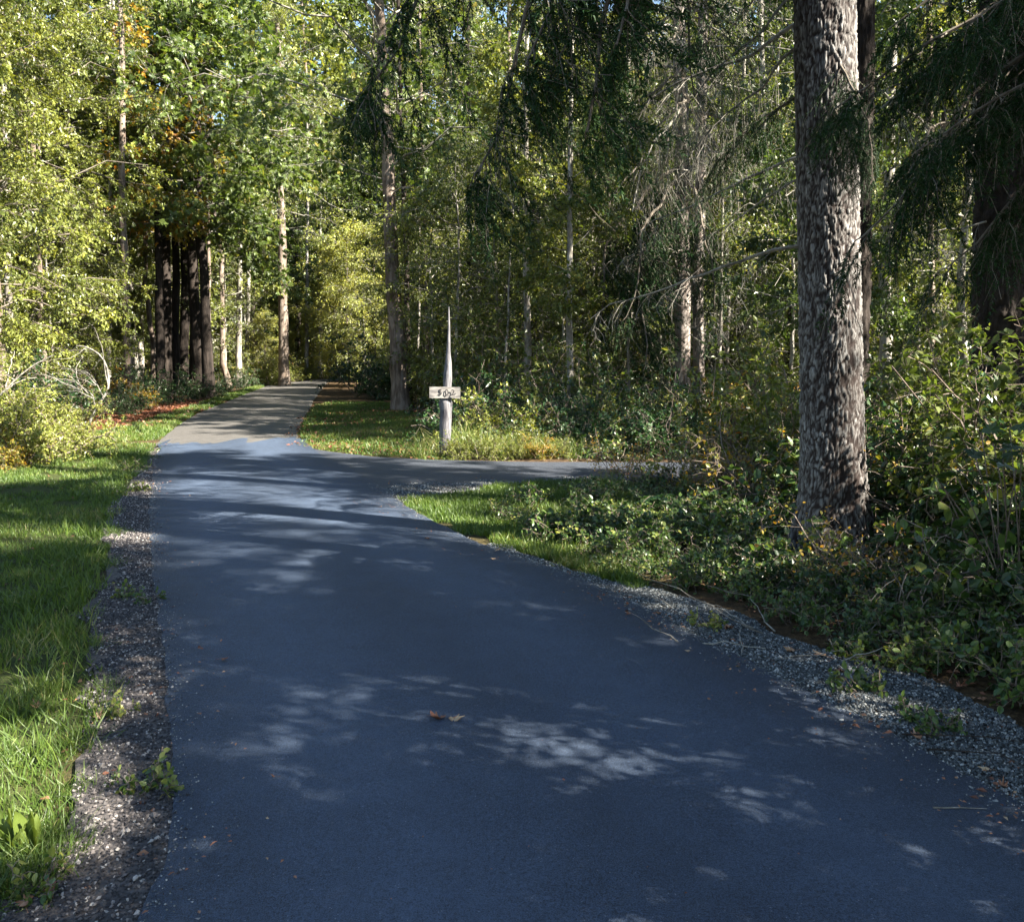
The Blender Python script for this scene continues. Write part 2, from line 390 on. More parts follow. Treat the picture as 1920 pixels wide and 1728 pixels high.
top('ground', mesh('ground', np.column_stack([pts, zz]), FQ, M['ground'], uv=mask, smooth=True), 'structure')

def strip(name, ys, mat, z, thick=.035, jitter=.016):
    ys = A_(ys); n = 61; u = np.linspace(0, 1, n)
    jl = (fbm(np.stack([ys*6, 0*ys, 0*ys], -1), 3, 1)-.45)*jitter*4; jr = (fbm(np.stack([ys*6, 0*ys+9, 0*ys], -1), 3, 1)-.45)*jitter*4
    x = (edgeL(ys)+jl)[:, None]*(1-u) + (edgeR(ys)+jr)[:, None]*u
    crown = z + .02*np.sin(u*math.pi)[None]*np.ones((len(ys), 1))
    yy = np.repeat(ys[:, None], n, 1)
    if name == 'road':      # the new layer ends in a wavering feathered edge
        wv = (fbm(np.stack([u*9+4, 0*u, 0*u], -1), 5, 12)-.45)*3.2+.25*(u-.5)
        yy = yy+np.clip((yy-14)/2.2, 0, 1)*wv[None]
    V = np.stack([x, yy, crown], -1)
    U = np.stack([np.repeat(u[None], len(ys), 0), np.repeat(ys[:, None], n, 1), 0*x], -1)
    # side skirts
    sl = V[:, :1].copy(); sl[..., 2] -= thick; sl[..., 0] -= .015; sr = V[:, -1:].copy(); sr[..., 2] -= thick; sr[..., 0] += .015
    V = np.concatenate([sl, V, sr], 1); U = np.concatenate([U[:, :1], U, U[:, -1:]], 1); k = n+2
    idx = np.arange(len(ys)*k).reshape(len(ys), k)
    Fc = np.stack([idx[:-1, :-1], idx[:-1, 1:], idx[1:, 1:], idx[1:, :-1]], -1).reshape(-1, 4)
    return top(name, mesh(name, V.reshape(-1, 3), Fc, mat, uv=U.reshape(-1, 3)), 'structure')
strip('road', np.concatenate([np.arange(-30, 1, 1.), np.arange(1, 16.3, .1)]), M['asphalt'], 0.008)
strip('old_road', np.concatenate([np.arange(15.6, 30, .25), np.arange(30, 72.5, 1.)]), M['asphalt_old'], 0.0)

def sheet(name, poly, mat, z, sub=None):
    vs = [Vector((a, b, 0)) for a, b in poly]
    t = geometry.tessellate_polygon([vs]); V = np.column_stack([poly, np.full(len(poly), z)])
    n = len(poly); V2 = V.copy(); V2[:, 2] -= .04
    Fc = [tuple(q) for q in t]
    ar = sum(poly[i][0]*poly[(i+1) % n][1]-poly[(i+1) % n][0]*poly[i][1] for i in range(n))
    Fn = []
    for q in Fc:
        a, b, c = (V[i] for i in q)
        Fn.append(q if np.cross(b-a, c-a)[2] > 0 else (q[0], q[2], q[1]))
    for i in range(n):
        j = (i+1) % n
        Fn += [(i, n+i, n+j), (i, n+j, j)]
    return top(name, mesh(name, np.concatenate([V, V2]), A_(Fn), mat), 'structure')
def rough_poly(poly, step=.08, amp=.05, seed=2):
    out = []
    for i in range(len(poly)):
        a = poly[i]; b = poly[(i+1) % len(poly)]; n = max(1, int(np.linalg.norm(b-a)/step))
        for k in range(n): out.append(a+(b-a)*k/n)
    out = A_(out)
    q = np.column_stack([out*4, 0*out[:, 0]])
    return out + np.stack([fbm(q, 3, seed)-.45, fbm(q, 3, seed+50)-.45], -1)*amp*3
sheet('side_drive', rough_poly(SIDE, .15, .02), M['asphalt_side'], .003)
sheet('left_gravel_shoulder', rough_poly(LSH), M['gravel_bed'], .001)
sheet('right_gravel_shoulder', rough_poly(RSH), M['gravel_bed'], -.004)
sheet('junction_gravel_apron', rough_poly(NOSE), M['gravel_bed'], -.001)

# ------------------------------------------------------------------ stuff: gravel, grass, litter
def in_poly(poly, n, r=rng, wobble=.12, margin=0):
    lo = poly.min(0)-.3; hi = poly.max(0)+.3; out = []
    while sum(map(len, out)) < n:
        p = r.uniform(lo, hi, (n*2, 2)); w = (fbm(np.column_stack([p*3, 0*p[:, 0]]), 3, 77)-.45)*wobble*3
        out.append(p[poly_sd(p, poly)+w < margin])
    return np.concatenate(out)[:n]

OV = A_([[1, 0, 0], [0, 1, 0], [-1, 0, 0], [0, -1, 0], [.1, 0, .8], [0, .1, -.6], [.62, .62, .35], [-.6, .55, .3]], float)
OF = A_([[0, 6, 4], [6, 1, 4], [1, 7, 4], [7, 2, 4], [2, 3, 4], [3, 0, 4], [0, 1, 6], [1, 2, 7], [1, 0, 5], [2, 1, 5], [3, 2, 5], [0, 3, 5]])
def stones(name, polys, mat, smin, smax, zoff=.004):
    p = np.concatenate([in_poly(q, n) for q, n in polys]); N = len(p)
    dist = np.hypot(p[:, 0], p[:, 1]); s = rng.uniform(smin, smax, N)*(1+.05*dist)*np.where(rng.random(N) < .05, 1.8, 1)
    z = np.maximum(gz(p[:, 0], p[:, 1]), .002)+zoff*rng.uniform(-.5, 1, N)
    a = rng.normal(size=(N, 3)); nn = A_([0, 0, 1.])+rng.normal(size=(N, 3))*.35
    S = s[:, None]*rng.uniform(.55, 1.2, (N, 3))
    V, T = scatter(OV, OF, np.column_stack([p, z]), a*A_([1, 1, .2]), nn, S)
    V += rng.normal(size=V.shape)*.0012
    return top(name, mesh(name, V, T, mat, tint=np.repeat(rng.random(N)**2.0, len(OV))), 'stuff')
nearL = A_([q for q in LSH])
o = stones('gravel', [(LSH, 42000)], M['stone_l'], .0032, .0075); o['label'] = 'grey crushed gravel along the left road edge'; o['category'] = 'gravel'
o = stones('gravel', [(RSH, 50000), (NOSE, 6000)], M['stone_r'], .0032, .0075); o['label'] = 'blue grey gravel along the right road edge'; o['category'] = 'gravel'
# stray stones spilled on to the asphalt edges
def strays():
    y = rng.uniform(2.2, 11, 4200)**1; right = rng.random(4200) < .6
    off = np.abs(rng.normal(0, .16, 4200))*rng.choice([.4, 1, 1.6], 4200)-.01
    x = np.where(right, edgeR(y)-off, edgeL(y)+off*.5)
    N = 4200; s = rng.uniform(.0018, .0045, N)
    V, T = scatter(OV, OF, np.column_stack([x, y, np.full(N, .012)]), rng.normal(size=(N, 3))*A_([1, 1, .1]), A_([0, 0, 1.])+rng.normal(size=(N, 3))*.2, s)
    o = top('loose_gravel', mesh('loose_gravel', V, T, M['stone_r'], tint=np.repeat(rng.random(N), len(OV))), 'stuff')
    o['label'] = 'loose small stones strewn on the asphalt edges'; o['category'] = 'gravel'
strays()

BL = A_([[-.5, 0, 0], [.5, 0, 0], [-.38, .5, .07], [.38, .5, .07], [0, 1, .3]], float); BF = A_([[0, 1, 3], [0, 3, 2], [2, 3, 4]])
def blades(name, p, hmin, hmax, w, mat, kind='stuff', bend=.35, tintf=None, label=None, cat='grass'):
    N = len(p); h = rng.uniform(hmin, hmax, N); z = gz(p[:, 0], p[:, 1])-.004
    d = A_([0, 0, 1.])+rng.normal(size=(N, 3))*bend*A_([1, 1, 0]); nn = rng.normal(size=(N, 3))*A_([1, 1, .1])
    dist = np.hypot(p[:, 0], p[:, 1]); W = w*(1+dist*.12)*rng.uniform(.7, 1.3, N)
    V, T = scatter(BL, BF, np.column_stack([p, z]), d, nn, np.stack([W, h, h], -1))
    t = np.clip(.1+fbm(np.column_stack([p*.9, 0*p[:, 0]]), 3, 31)*.95+rng.normal(0, .16, N) if tintf is None else tintf(p), 0, 1)
    o = top(name, mesh(name, V, T, mat, tint=np.repeat(t, len(BL))), kind)
    if label: o['label'] = label; o['category'] = cat
    return o
lp = in_poly(LAWN, 330000, wobble=.1)
keep = (lp[:, 1] > 1.5) & (lp[:, 0] > -.62*lp[:, 1]-1) & (rng.random(len(lp)) < np.clip(1.15-lp[:, 1]*.055, .15, 1))
lp = lp[keep]
clump = fbm(np.column_stack([lp*2.5, 0*lp[:, 0]]), 3, 8)
blades('grass', lp[clump > .31], .025, .075, .0035, M['grass'], label='short green lawn beside the left gravel shoulder')
fr = in_poly(A_([q for q in LAWN]), 90000)
dd = np.abs(poly_sd(fr, LSH)); fr = fr[(dd < .28+.1*fr[:, 1]/5) & (fr[:, 1] > 1.6) & (fr[:, 1] < 15)]
fr = fr[fbm(np.column_stack([fr*3, 0*fr[:, 0]]), 3, 15) > .37]
blades('grass', fr, .06, .16, .004, M['grass'], bend=.5, label='taller uneven grass fringe along the lawn edge')
rp = np.concatenate([in_poly(RLAWN, 26000), in_poly(LVERGE, 26000), in_poly(WEDGE, 45000, wobble=.3)])
rp = rp[road_d(rp) > .03]
blades('grass', rp, .03, .11, .005, M['grass'], bend=.5, label='rough grass on the verges around the side drive')

# ------------------------------------------------------------------ leaf templates
LF2 = A_([[0, 0, 0], [-.3, .42, .09], [0, 1, -.06], [.3, .42, .09]], float); LF2F = A_([[0, 3, 2], [0, 2, 1]])
LF6 = A_([[0, 0, 0], [0, .5, -.03], [0, 1, -.1], [-.27, .22, .04], [-.33, .55, .05], [-.16, .85, -.02], [.27, .22, .04], [.33, .55, .05], [.16, .85, -.02]], float)
LF6F = A_([[0, 1, 3], [3, 1, 4], [4, 1, 5], [5, 1, 2], [0, 6, 1], [6, 7, 1], [7, 8, 1], [8, 2, 1]])
def maple_template():
    ang = [-120, -100, -78, -60, -48, -30, -17, 0, 17, 30, 48, 60, 78, 100, 120]
    rad = [.42, .30, .62, .42, .80, .66, .40, 1.0, .40, .66, .80, .42, .62, .30, .42]
    V = [[0, 0, 0], [0, .30, -.03]]
    for a, r in zip(ang, rad):
        a = math.radians(a); V.append([r*.62*math.sin(a), .3+r*.62*math.cos(a), -.10*r*r])
    T = [[1, i+1, i] for i in range(2, 16)]+[[0, 1, 2], [0, 16, 1]]
    return A_(V, float), A_(T)
MPL, MPLF = maple_template()
NED = A_([[-.5, 0, 0], [.5, 0, 0], [0, 1, 0]], float); NEDF = A_([[0, 1, 2]])

def rand_perp(d, r):
    a = r.normal(size=d.shape); return norm(a-np.sum(a*d, -1, keepdims=True)*norm(d))

def wobble_path(p0, d, length, k, r, wob=.12, droop=0.0):
    """p0 (N,3), d (N,3), length (N,) -> (N,k,3)"""
    N = len(p0); t = np.linspace(0, 1, k)
    off = np.cumsum(r.normal(size=(N, k, 3))*wob/k, 1)*length[:, None, None]; off[:, 0] = 0
    Pp = p0[:, None]+d[:, None]*(t[None, :, None]*length[:, None, None])+off
    Pp[..., 2] -= droop*(t**2)[None]*length[:, None]
    return Pp

def sample_paths(Pp, n, r, t0=.2, t1=1.0):
    """n samples on each path -> pos (N*n,3), tangent, t, parent length index"""
    N, k, _ = Pp.shape; t = r.uniform(t0, t1, (N, n)); s = t*(k-1); i = np.minimum(s.astype(int), k-2); f = (s-i)[..., None]
    a = Pp[np.arange(N)[:, None], i]; b = Pp[np.arange(N)[:, None], i+1]
    return (a+(b-a)*f).reshape(-1, 3), norm(b-a).reshape(-1, 3), t.reshape(-1), np.repeat(np.arange(N), n)

def trunk_mesh(name, H, r0, r1, mat, r, lean=.03, k=22, s=12, flare=.35):
    z = np.linspace(0, 1, k)**1.15; rad = r0*(1-z)+r1*z+flare*r0*np.exp(-z*H/(1.6*r0+.15))
    Pp = np.stack([np.cumsum(r.normal(0, lean*H/k, k)), np.cumsum(r.normal(0, lean*H/k, k)), z*H-.12], -1); Pp[0, :2] = 0; Pp[1, :2] *= .3
    V, T = tubes(Pp[None], rad[None], s)
    c = np.repeat(Pp, s, 0); dv = V-c
    w = 1+.22*(fbm(np.column_stack([V[:, :2]*6/ max(r0*5, .4)+9, V[:, 2:]*1.2]), 3, 4)-.45)
    return mesh(name, c+dv*w[:, None], T, mat, tint=np.full(len(V), .7), smooth=True), Pp

def crown_broad(r, Pp, H, base, R, n_limb, leaf, size, per, lmat, wmat, nsub=7, ntw=5, up=.45, droop=.25, profile=1.0, tw=.5, tmean=.5, wood=True):
    u = (np.arange(n_limb)+r.uniform(0, .9, n_limb))/n_limb; h = base+(H-base)*u
    az = np.arange(n_limb)*2.4+r.normal(0, .4, n_limb)
    prof = np.clip(np.sin(np.clip(u*.86+.1, 0, 1)*math.pi)**.6, .25, 1)*profile
    Ln = R*prof*r.uniform(.6, 1.15, n_limb)
    x0 = np.interp(h, Pp[:, 2], Pp[:, 0]); y0 = np.interp(h, Pp[:, 2], Pp[:, 1])
    el = up*r.uniform(.3, 1.3, n_limb)+u*.5
    d = np.stack([np.cos(az)*np.cos(el), np.sin(az)*np.cos(el), np.sin(el)], -1)
    limbs = wobble_path(np.stack([x0, y0, h], -1), d, Ln, 7, r, .35, droop)
    p, t, tt, own = sample_paths(limbs, nsub, r, .25, 1)
    sd_ = norm(t*.7+rand_perp(t, r)*.9*A_([1, 1, .45])+A_([0, 0, .12])); sl = Ln[own]*.42*(1.1-tt*.5)*r.uniform(.6, 1.2, len(p))
    subs = wobble_path(p, sd_, sl, 5, r, .35, .2)
    p2, t2, tt2, own2 = sample_paths(subs, ntw, r, .2, 1)
    td = norm(t2*.6+rand_perp(t2, r)*A_([1, 1, .5])+A_([0, 0, -.05])); tl = tw*r.uniform(.5, 1.3, len(p2))
    tws = wobble_path(p2, td, tl, 4, r, .3, .3)
    p3, t3, _, _ = sample_paths(tws, per, r, .05, 1.05)
    ld = norm(t3*.5+rand_perp(t3, r)*.9+A_([0, 0, -.35])); ln = norm(A_([0, 0, 1.])+r.normal(size=p3.shape)*.55)
    p3 = p3+r.normal(size=p3.shape)*size*.4
    sz = size*r.uniform(.6, 1.25, len(p3))
    V, T = scatter(leaf[0], leaf[1], p3, ld, ln, sz)
    tint = np.clip(tmean+r.normal(0, .16, len(p3))+np.repeat(r.normal(0, .1, len(tws))+np.repeat(r.normal(0, .12, len(subs)), ntw), per), 0, 1)
    lm = mesh('crown', V, T, lmat, tint=np.repeat(tint, len(leaf[0])))
    parts = [('crown', lm)]
    if wood:
        k7 = np.linspace(1, .25, 7)[None]; k5 = np.linspace(1, .3, 5)[None]
        a = tubes(limbs, (.007*Ln+.005)[:, None]*k7, 5); b = tubes(subs, (.004*sl+.003)[:, None]*k5, 3); c = tubes(tws, .003, 3)
        V, T = joinVT([a, b, c]); parts.append(('branches', mesh('branches', V, T, wmat, tint=np.full(len(V), .7), smooth=True)))
    return parts

def crown_fir(r, Pp, H, base, R, n, lmat, wmat, sprig=.085, nside=11, nsp=13, dead=0, hang=.45):
    u = (np.arange(n)+r.uniform(0, .9, n))/n; h = base+(H-base)*u; az = np.arange(n)*2.4+r.normal(0, .3, n)
    Ln = R*(1.02-u)**.8*r.uniform(.7, 1.12, n)+.25
    x0 = np.interp(h, Pp[:, 2], Pp[:, 0]); y0 = np.interp(h, Pp[:, 2], Pp[:, 1]); el = .25-.35*(1-u)+r.normal(0, .1, n)
    d = np.stack([np.cos(az)*np.cos(el), np.sin(az)*np.cos(el), np.sin(el)], -1)
    limbs = wobble_path(np.stack([x0, y0, h], -1), d, Ln, 7, r, .18, .25)
    p, t, tt, own = sample_paths(limbs, nside, r, .12, 1)
    side = norm(np.cross(t, A_([0, 0, 1.])))*np.where(r.random(len(p)) < .5, -1, 1)[:, None]
    sd_ = norm(side*.8+t*.7+A_([0, 0, -hang])); sl = Ln[own]*.34*(1.12-tt*.7)*r.uniform(.6, 1.3, len(p))
    subs = wobble_path(p, sd_, sl, 4, r, .15, .35)
    p3, t3, _, o3 = sample_paths(subs, nsp, r, 0, 1)
    ld = norm(t3*.7+rand_perp(t3, r)*.75); ln = norm(A_([0, 0, 1.])+r.normal(size=p3.shape)*.5); N = len(p3)
    V, T = scatter(NED, NEDF, p3, ld, ln, np.stack([np.full(N, sprig*.24), sprig*r.uniform(.6, 1.3, N), np.ones(N)], -1))
    parts = [('crown', mesh('crown', V, T, lmat, tint=np.repeat(np.clip(.45+r.normal(0, .2, N), 0, 1), 3)))]
    a = tubes(limbs, (.011*Ln+.006)[:, None]*np.linspace(1, .25, 7)[None], 4); b = tubes(subs, .004, 3)
    V, T = joinVT([a, b]); parts.append(('branches', mesh('branches', V, T, wmat, tint=np.full(len(V), .7))))
    return parts

def dead_twigs(r, H0, H1, rt, n, Lm, wmat):
    h = r.uniform(H0, H1, n); az = r.uniform(0, 6.28, n); el = r.normal(-.05, .25, n); Ln = Lm*r.uniform(.3, 1.1, n)
    d = np.stack([np.cos(az)*np.cos(el), np.sin(az)*np.cos(el), np.sin(el)], -1)
    limbs = wobble_path(np.stack([0*h, 0*h, h], -1), d, Ln, 7, r, .3, .18)
    p, t, tt, own = sample_paths(limbs, 9, r, .25, 1)
    sd_ = norm(rand_perp(t, r)*A_([1, 1, .5])+t*.5+A_([0, 0, -.35])); sl = Ln[own]*.32*r.uniform(.4, 1.2, len(p))
    subs = wobble_path(p, sd_, sl, 5, r, .35, .55)
    p2, t2, _, o2 = sample_paths(subs, 4, r, .3, 1); s2 = wobble_path(p2, norm(rand_perp(t2, r)+t2*.4+A_([0, 0, -.8])), sl[o2]*.5, 4, r, .3, .6)
    V, T = joinVT([tubes(limbs, (.008*Ln+.004)[:, None]*np.linspace(1, .25, 7)[None], 4), tubes(subs, np.linspace(.0045, .002, 5)[None], 3), tubes(s2, .0022, 3)])
    return mesh('dead_branches', V, T, wmat, tint=np.full(len(V), .7))

# ------------------------------------------------------------------ plant kinds (built once, copied below)
KIND = {}
def kind_broad(key, seed, H, rt, base, R, n_limb, leaf, size, per, lmat, bark, **kw):
    r = np.random.default_rng(seed); tm, Pp = trunk_mesh('trunk', H, rt, rt*.25, M[bark], r, kw.pop('lean', .03))
    KIND[key] = [('trunk', tm)]+crown_broad(r, Pp, H, base, R, n_limb, leaf, size, per, M[lmat], M[kw.pop('wmat', 'wood_grey')], **kw)
kind_broad('alder1', 11, 17, .13, 3.6, 2.6, 34, (LF2, LF2F), .15, 14, 'leaf_mid', 'bark_alder')
kind_broad('alder2', 12, 19, .15, 5.5, 2.9, 32, (LF2, LF2F), .15, 14, 'leaf_yellow', 'bark_alder')
kind_broad('young1', 13, 6.5, .05, .7, 2.0, 26, (LF2, LF2F), .10, 9, 'leaf_yellow', 'bark_alder', lean=.08)
kind_broad('young2', 14, 8.0, .06, 1.0, 2.2, 28, (LF2, LF2F), .10, 9, 'leaf_mid', 'bark_alder', lean=.08)
kind_broad('feather1', 15, 10, .10, .8, 3.0, 40, (LF2, LF2F), .08, 26, 'leaf_yellow', 'bark_mid', lean=.08, tw=.32, ntw=4, tmean=.5, wmat='wood_brown')
kind_broad('feather2', 16, 12, .11, 1.6, 3.1, 40, (LF2, LF2F), .08, 26, 'leaf_yellow', 'bark_mid', lean=.08, tw=.32, ntw=4, tmean=.4, wmat='wood_brown')
kind_broad('leafy1', 101, 13, .10, 1.6, 3.0, 40, (LF2, LF2F), .13, 17, 'leaf_mid', 'bark_alder', lean=.06, tw=.38, ntw=4)
kind_broad('leafy2', 102, 15, .11, 2.6, 3.2, 40, (LF2, LF2F), .12, 17, 'leaf_yellow', 'bark_mid', lean=.06, tw=.38, tmean=.4, ntw=4)
kind_broad('leafy3', 103, 14, .11, 2.2, 3.2, 40, (LF2, LF2F), .14, 17, 'leaf_maple', 'bark_mid', lean=.06, tw=.38, tmean=.45, ntw=4)
kind_broad('wall1', 104, 17, .15, .6, 4.2, 44, (LF2, LF2F), .26, 12, 'leaf_mid', 'bark_mid', tw=.8, tmean=.4)
kind_broad('wall2', 105, 19, .15, .8, 4.4, 44, (LF2, LF2F), .26, 12, 'leaf_yellow', 'bark_mid', tw=.8, tmean=.35)
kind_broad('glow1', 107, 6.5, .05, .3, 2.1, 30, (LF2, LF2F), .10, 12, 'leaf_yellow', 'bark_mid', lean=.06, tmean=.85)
kind_broad('maple1', 17, 14, .24, 6.0, 5.2, 38, (MPL, MPLF), .28, 7, 'leaf_maple', 'bark_dark_shaded', droop=.3, tw=.6, tmean=.58)
kind_broad('maple2', 18, 13, .2, 6.2, 3.6, 26, (MPL, MPLF), .22, 6, 'leaf_autumn', 'bark_dark_shaded', droop=.3, tw=.6, tmean=.42)
kind_broad('maple3', 19, 13, .2, 2.2, 4.6, 34, (MPL, MPLF), .28, 7, 'leaf_maple', 'bark_dark_shaded', droop=.3, tw=.6, tmean=.58)
def kind_fir(key, seed, H, rt, base, R, n, lmat, bark, dead=14, **kw):
    r = np.random.default_rng(seed); tm, Pp = trunk_mesh('trunk', H, rt, rt*.2, M[bark], r, .012)
    KIND[key] = [('trunk', tm)]+crown_fir(r, Pp, H, base, R, n, M[lmat], M['wood_grey'], **kw)
    if dead: KIND[key].append(('dead_branches', dead_twigs(r, .8, base+3, rt, dead, 1.5, M['wood_grey'])))
kind_fir('fir1', 21, 24, .2, 4.5, 3.0, 90, 'needle_lit', 'bark_mid')
kind_fir('fir2', 22, 20, .16, 2.6, 2.6, 90, 'needle', 'bark_dark_shaded')
kind_broad('pole1', 23, 19, .12, 7, 1.4, 22, (LF2, LF2F), .14, 8, 'leaf_mid', 'bark_alder')
kind_broad('pole2', 24, 18, .09, 6.5, 1.3, 22, (LF2, LF2F), .13, 8, 'leaf_yellow', 'bark_alder')

def bush_kind(key, seed, h, R, nst, leaf, size, per, lmat, tmean=.5, nsub=7, ntw=4, spread=.8, tw=.22, wmat='bark_mid'):
    r = np.random.default_rng(seed); az = r.uniform(0, 6.28, nst); el = r.uniform(.35, 1.35, nst)
    d = np.stack([np.cos(az)*np.cos(el)*spread, np.sin(az)*np.cos(el)*spread, np.sin(el)], -1); Ln = np.where(el > .9, h, R)*r.uniform(.6, 1.1, nst)
    p0 = np.stack([r.normal(0, R*.18, nst), r.normal(0, R*.18, nst), np.full(nst, -.03)], -1)
    st = wobble_path(p0, norm(d), Ln, 6, r, .4, .15)
    p, t, tt, own = sample_paths(st, nsub, r, .15, 1); sd_ = norm(t*.5+rand_perp(t, r)+A_([0, 0, .1]))
    subs = wobble_path(p, sd_, Ln[own]*.35*r.uniform(.5, 1.2, len(p)), 4, r, .4, .15)
    p2, t2, _, o2 = sample_paths(subs, ntw, r, .1, 1); tws = wobble_path(p2, norm(t2*.5+rand_perp(t2, r)), tw*r.uniform(.5, 1.3, len(p2)), 3, r, .3, .15)
    p3, t3, _, _ = sample_paths(tws, per, r, 0, 1.05); p3 = p3[:]; N = len(p3)
    ld = norm(t3*.3+rand_perp(t3, r)+A_([0, 0, -.1])); ln = norm(A_([0, 0, 1.])+r.normal(size=p3.shape)*.5)
    V, T = scatter(leaf[0], leaf[1], p3, ld, ln, size*r.uniform(.55, 1.25, N))
    tint = np.clip(tmean+r.normal(0, .18, N)+np.repeat(r.normal(0, .12, len(tws)), per), 0, 1)
    fm = mesh('foliage', V, T, M[lmat], tint=np.repeat(tint, len(leaf[0])))
    V, T = joinVT([tubes(st, .008*np.linspace(1, .4, 6)[None]*(h*.8+.4), 4), tubes(subs, .003, 3), tubes(tws, .0016, 3)])
    KIND[key] = [('stems', mesh('stems', V, T, M[wmat], tint=np.full(len(V), .7))), ('foliage', fm)]
bush_kind('bush1', 31, 1.7, 1.3, 16, (LF2, LF2F), .085, 8, 'leaf_mid')
bush_kind('bush2', 32, 1.4, 1.2, 16, (LF2, LF2F), .08, 8, 'leaf_yellow')
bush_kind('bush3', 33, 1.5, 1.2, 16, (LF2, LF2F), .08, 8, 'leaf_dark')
bush_kind('bush4', 34, 1.2, 1.0, 14, (LF2, LF2F), .08, 8, 'leaf_autumn', .35)
bush_kind('salal1', 35, .5, .55, 13, (LF6, LF6F), .062, 4, 'salal', .5, 5, 3, tw=.12)
bush_kind('salal2', 36, .38, .5, 12, (LF6, LF6F), .055, 4, 'salal', .6, 5, 3, tw=.12)
bush_kind('salal3', 37, .8, .65, 15, (LF6, LF6F), .07, 4, 'salal', .45, 6, 3, tw=.14)
bush_kind('broom', 38, 1.5, 1.3, 30, (LF2, LF2F), .05, 14, 'leaf_yellow', .62, 9, 5, tw=.2, wmat='bark_mid')
bush_kind('weed', 39, .16, .16, 9, (LF6, LF6F), .035, 3, 'salal', .8, 4, 2, tw=.04)
bush_kind('bramble', 40, 1.0, 1.1, 20, (LF6, LF6F), .05, 2, 'leaf_autumn', .3, 6, 3, tw=.16, wmat='bark_mid')

def fern_kind(key, seed, n=13, Ln=.75):
    r = np.random.default_rng(seed); az = np.arange(n)*2.4+r.normal(0, .3, n); el = r.uniform(.5, 1.1, n); l = Ln*r.uniform(.7, 1.1, n)
    d = np.stack([np.cos(az)*np.cos(el), np.sin(az)*np.cos(el), np.sin(el)], -1)
    st = wobble_path(np.zeros((n, 3)), d, l, 12, r, .03, .75)
    k = 30; t = np.tile(np.linspace(.1, 1, k), (n, 1)); s = t*11; i = np.minimum(s.astype(int), 10); f = (s-i)[..., None]
    a = st[np.arange(n)[:, None], i]; b = st[np.arange(n)[:, None], i+1]; p = (a+(b-a)*f).reshape(-1, 3); tg = norm(b-a).reshape(-1, 3)
    side = norm(np.cross(tg, A_([0, 0, 1.]))); L_ = (np.sin(np.clip(t.ravel(), 0, 1)*math.pi*.92+.2)*.085+.012)*Ln/.75
    parts = []
    for sg in (-1, 1):
        N = len(p); parts.append(scatter(LF2, LF2F, p, side*sg+tg*.25+A_([0, 0, -.15]), norm(A_([0, 0, 1.])+r.normal(size=p.shape)*.15), np.stack([L_*.42, L_, L_*.5], -1)))
    V, T = joinVT(parts); fm = mesh('fronds', V, T, M['leaf_dark'], tint=np.clip(.7+r.normal(0, .1, len(V)), 0, 1))
    V, T = tubes(st, .0035, 3)
    KIND[key] = [('fronds', fm), ('stems', mesh('stems', V, T, M['bark_mid'], tint=np.full(len(V), .7)))]
fern_kind('fern1', 41); fern_kind('fern2', 42, 16, .95)

def tuft_kind(key, seed, n, h, sp, mat, w=.006, bend=.35):
    r = np.random.default_rng(seed); k = 5
    p0 = np.column_stack([r.normal(0, sp, (n, 2)), np.zeros(n)]); d = norm(A_([0, 0, 1.])+r.normal(size=(n, 3))*bend*A_([1, 1, 0]))
    Pp = wobble_path(p0, d, h*r.uniform(.45, 1.1, n), k, r, .12, .35)
    side = norm(np.cross(d, r.normal(size=(n, 3))))[:, None]; wd = (w*A_([1, .95, .75, .5, .05]))[None, :, None]
    V = np.stack([Pp-side*wd*.5, Pp+side*wd*.5], 2).reshape(-1, 3); idx = np.arange(n*k*2).reshape(n, k, 2)
    Fc = np.stack([idx[:, :-1, 0], idx[:, :-1, 1], idx[:, 1:, 1], idx[:, 1:, 0]], -1).reshape(-1, 4)
    KIND[key] = [('blades', mesh('blades', V, Fc, M[mat], tint=np.repeat(np.clip(.4+r.normal(0, .22, n), 0, 1), k*2)))]
tuft_kind('tuft1', 43, 110, .7, .12, 'tallgrass', .008); tuft_kind('tuft2', 44, 130, .22, .07, 'grass', .004, .45); tuft_kind('tuft3', 45, 90, 1.0, .15, 'tallgrass', .009)

def plant(key, name, label, cat, x, y, rz=None, scale=1.0, group=None, tilt=(0, 0), zoff=0, skip=()):
    rz = random.uniform(0, 6.28) if rz is None else rz
    e = thing(name, label, cat, (x, y, gz1(x, y)+zoff), rz, group, scale, tilt)
    for nm, me in KIND[key]:
        if nm in skip: continue
        part(nm, me, e)
    return e

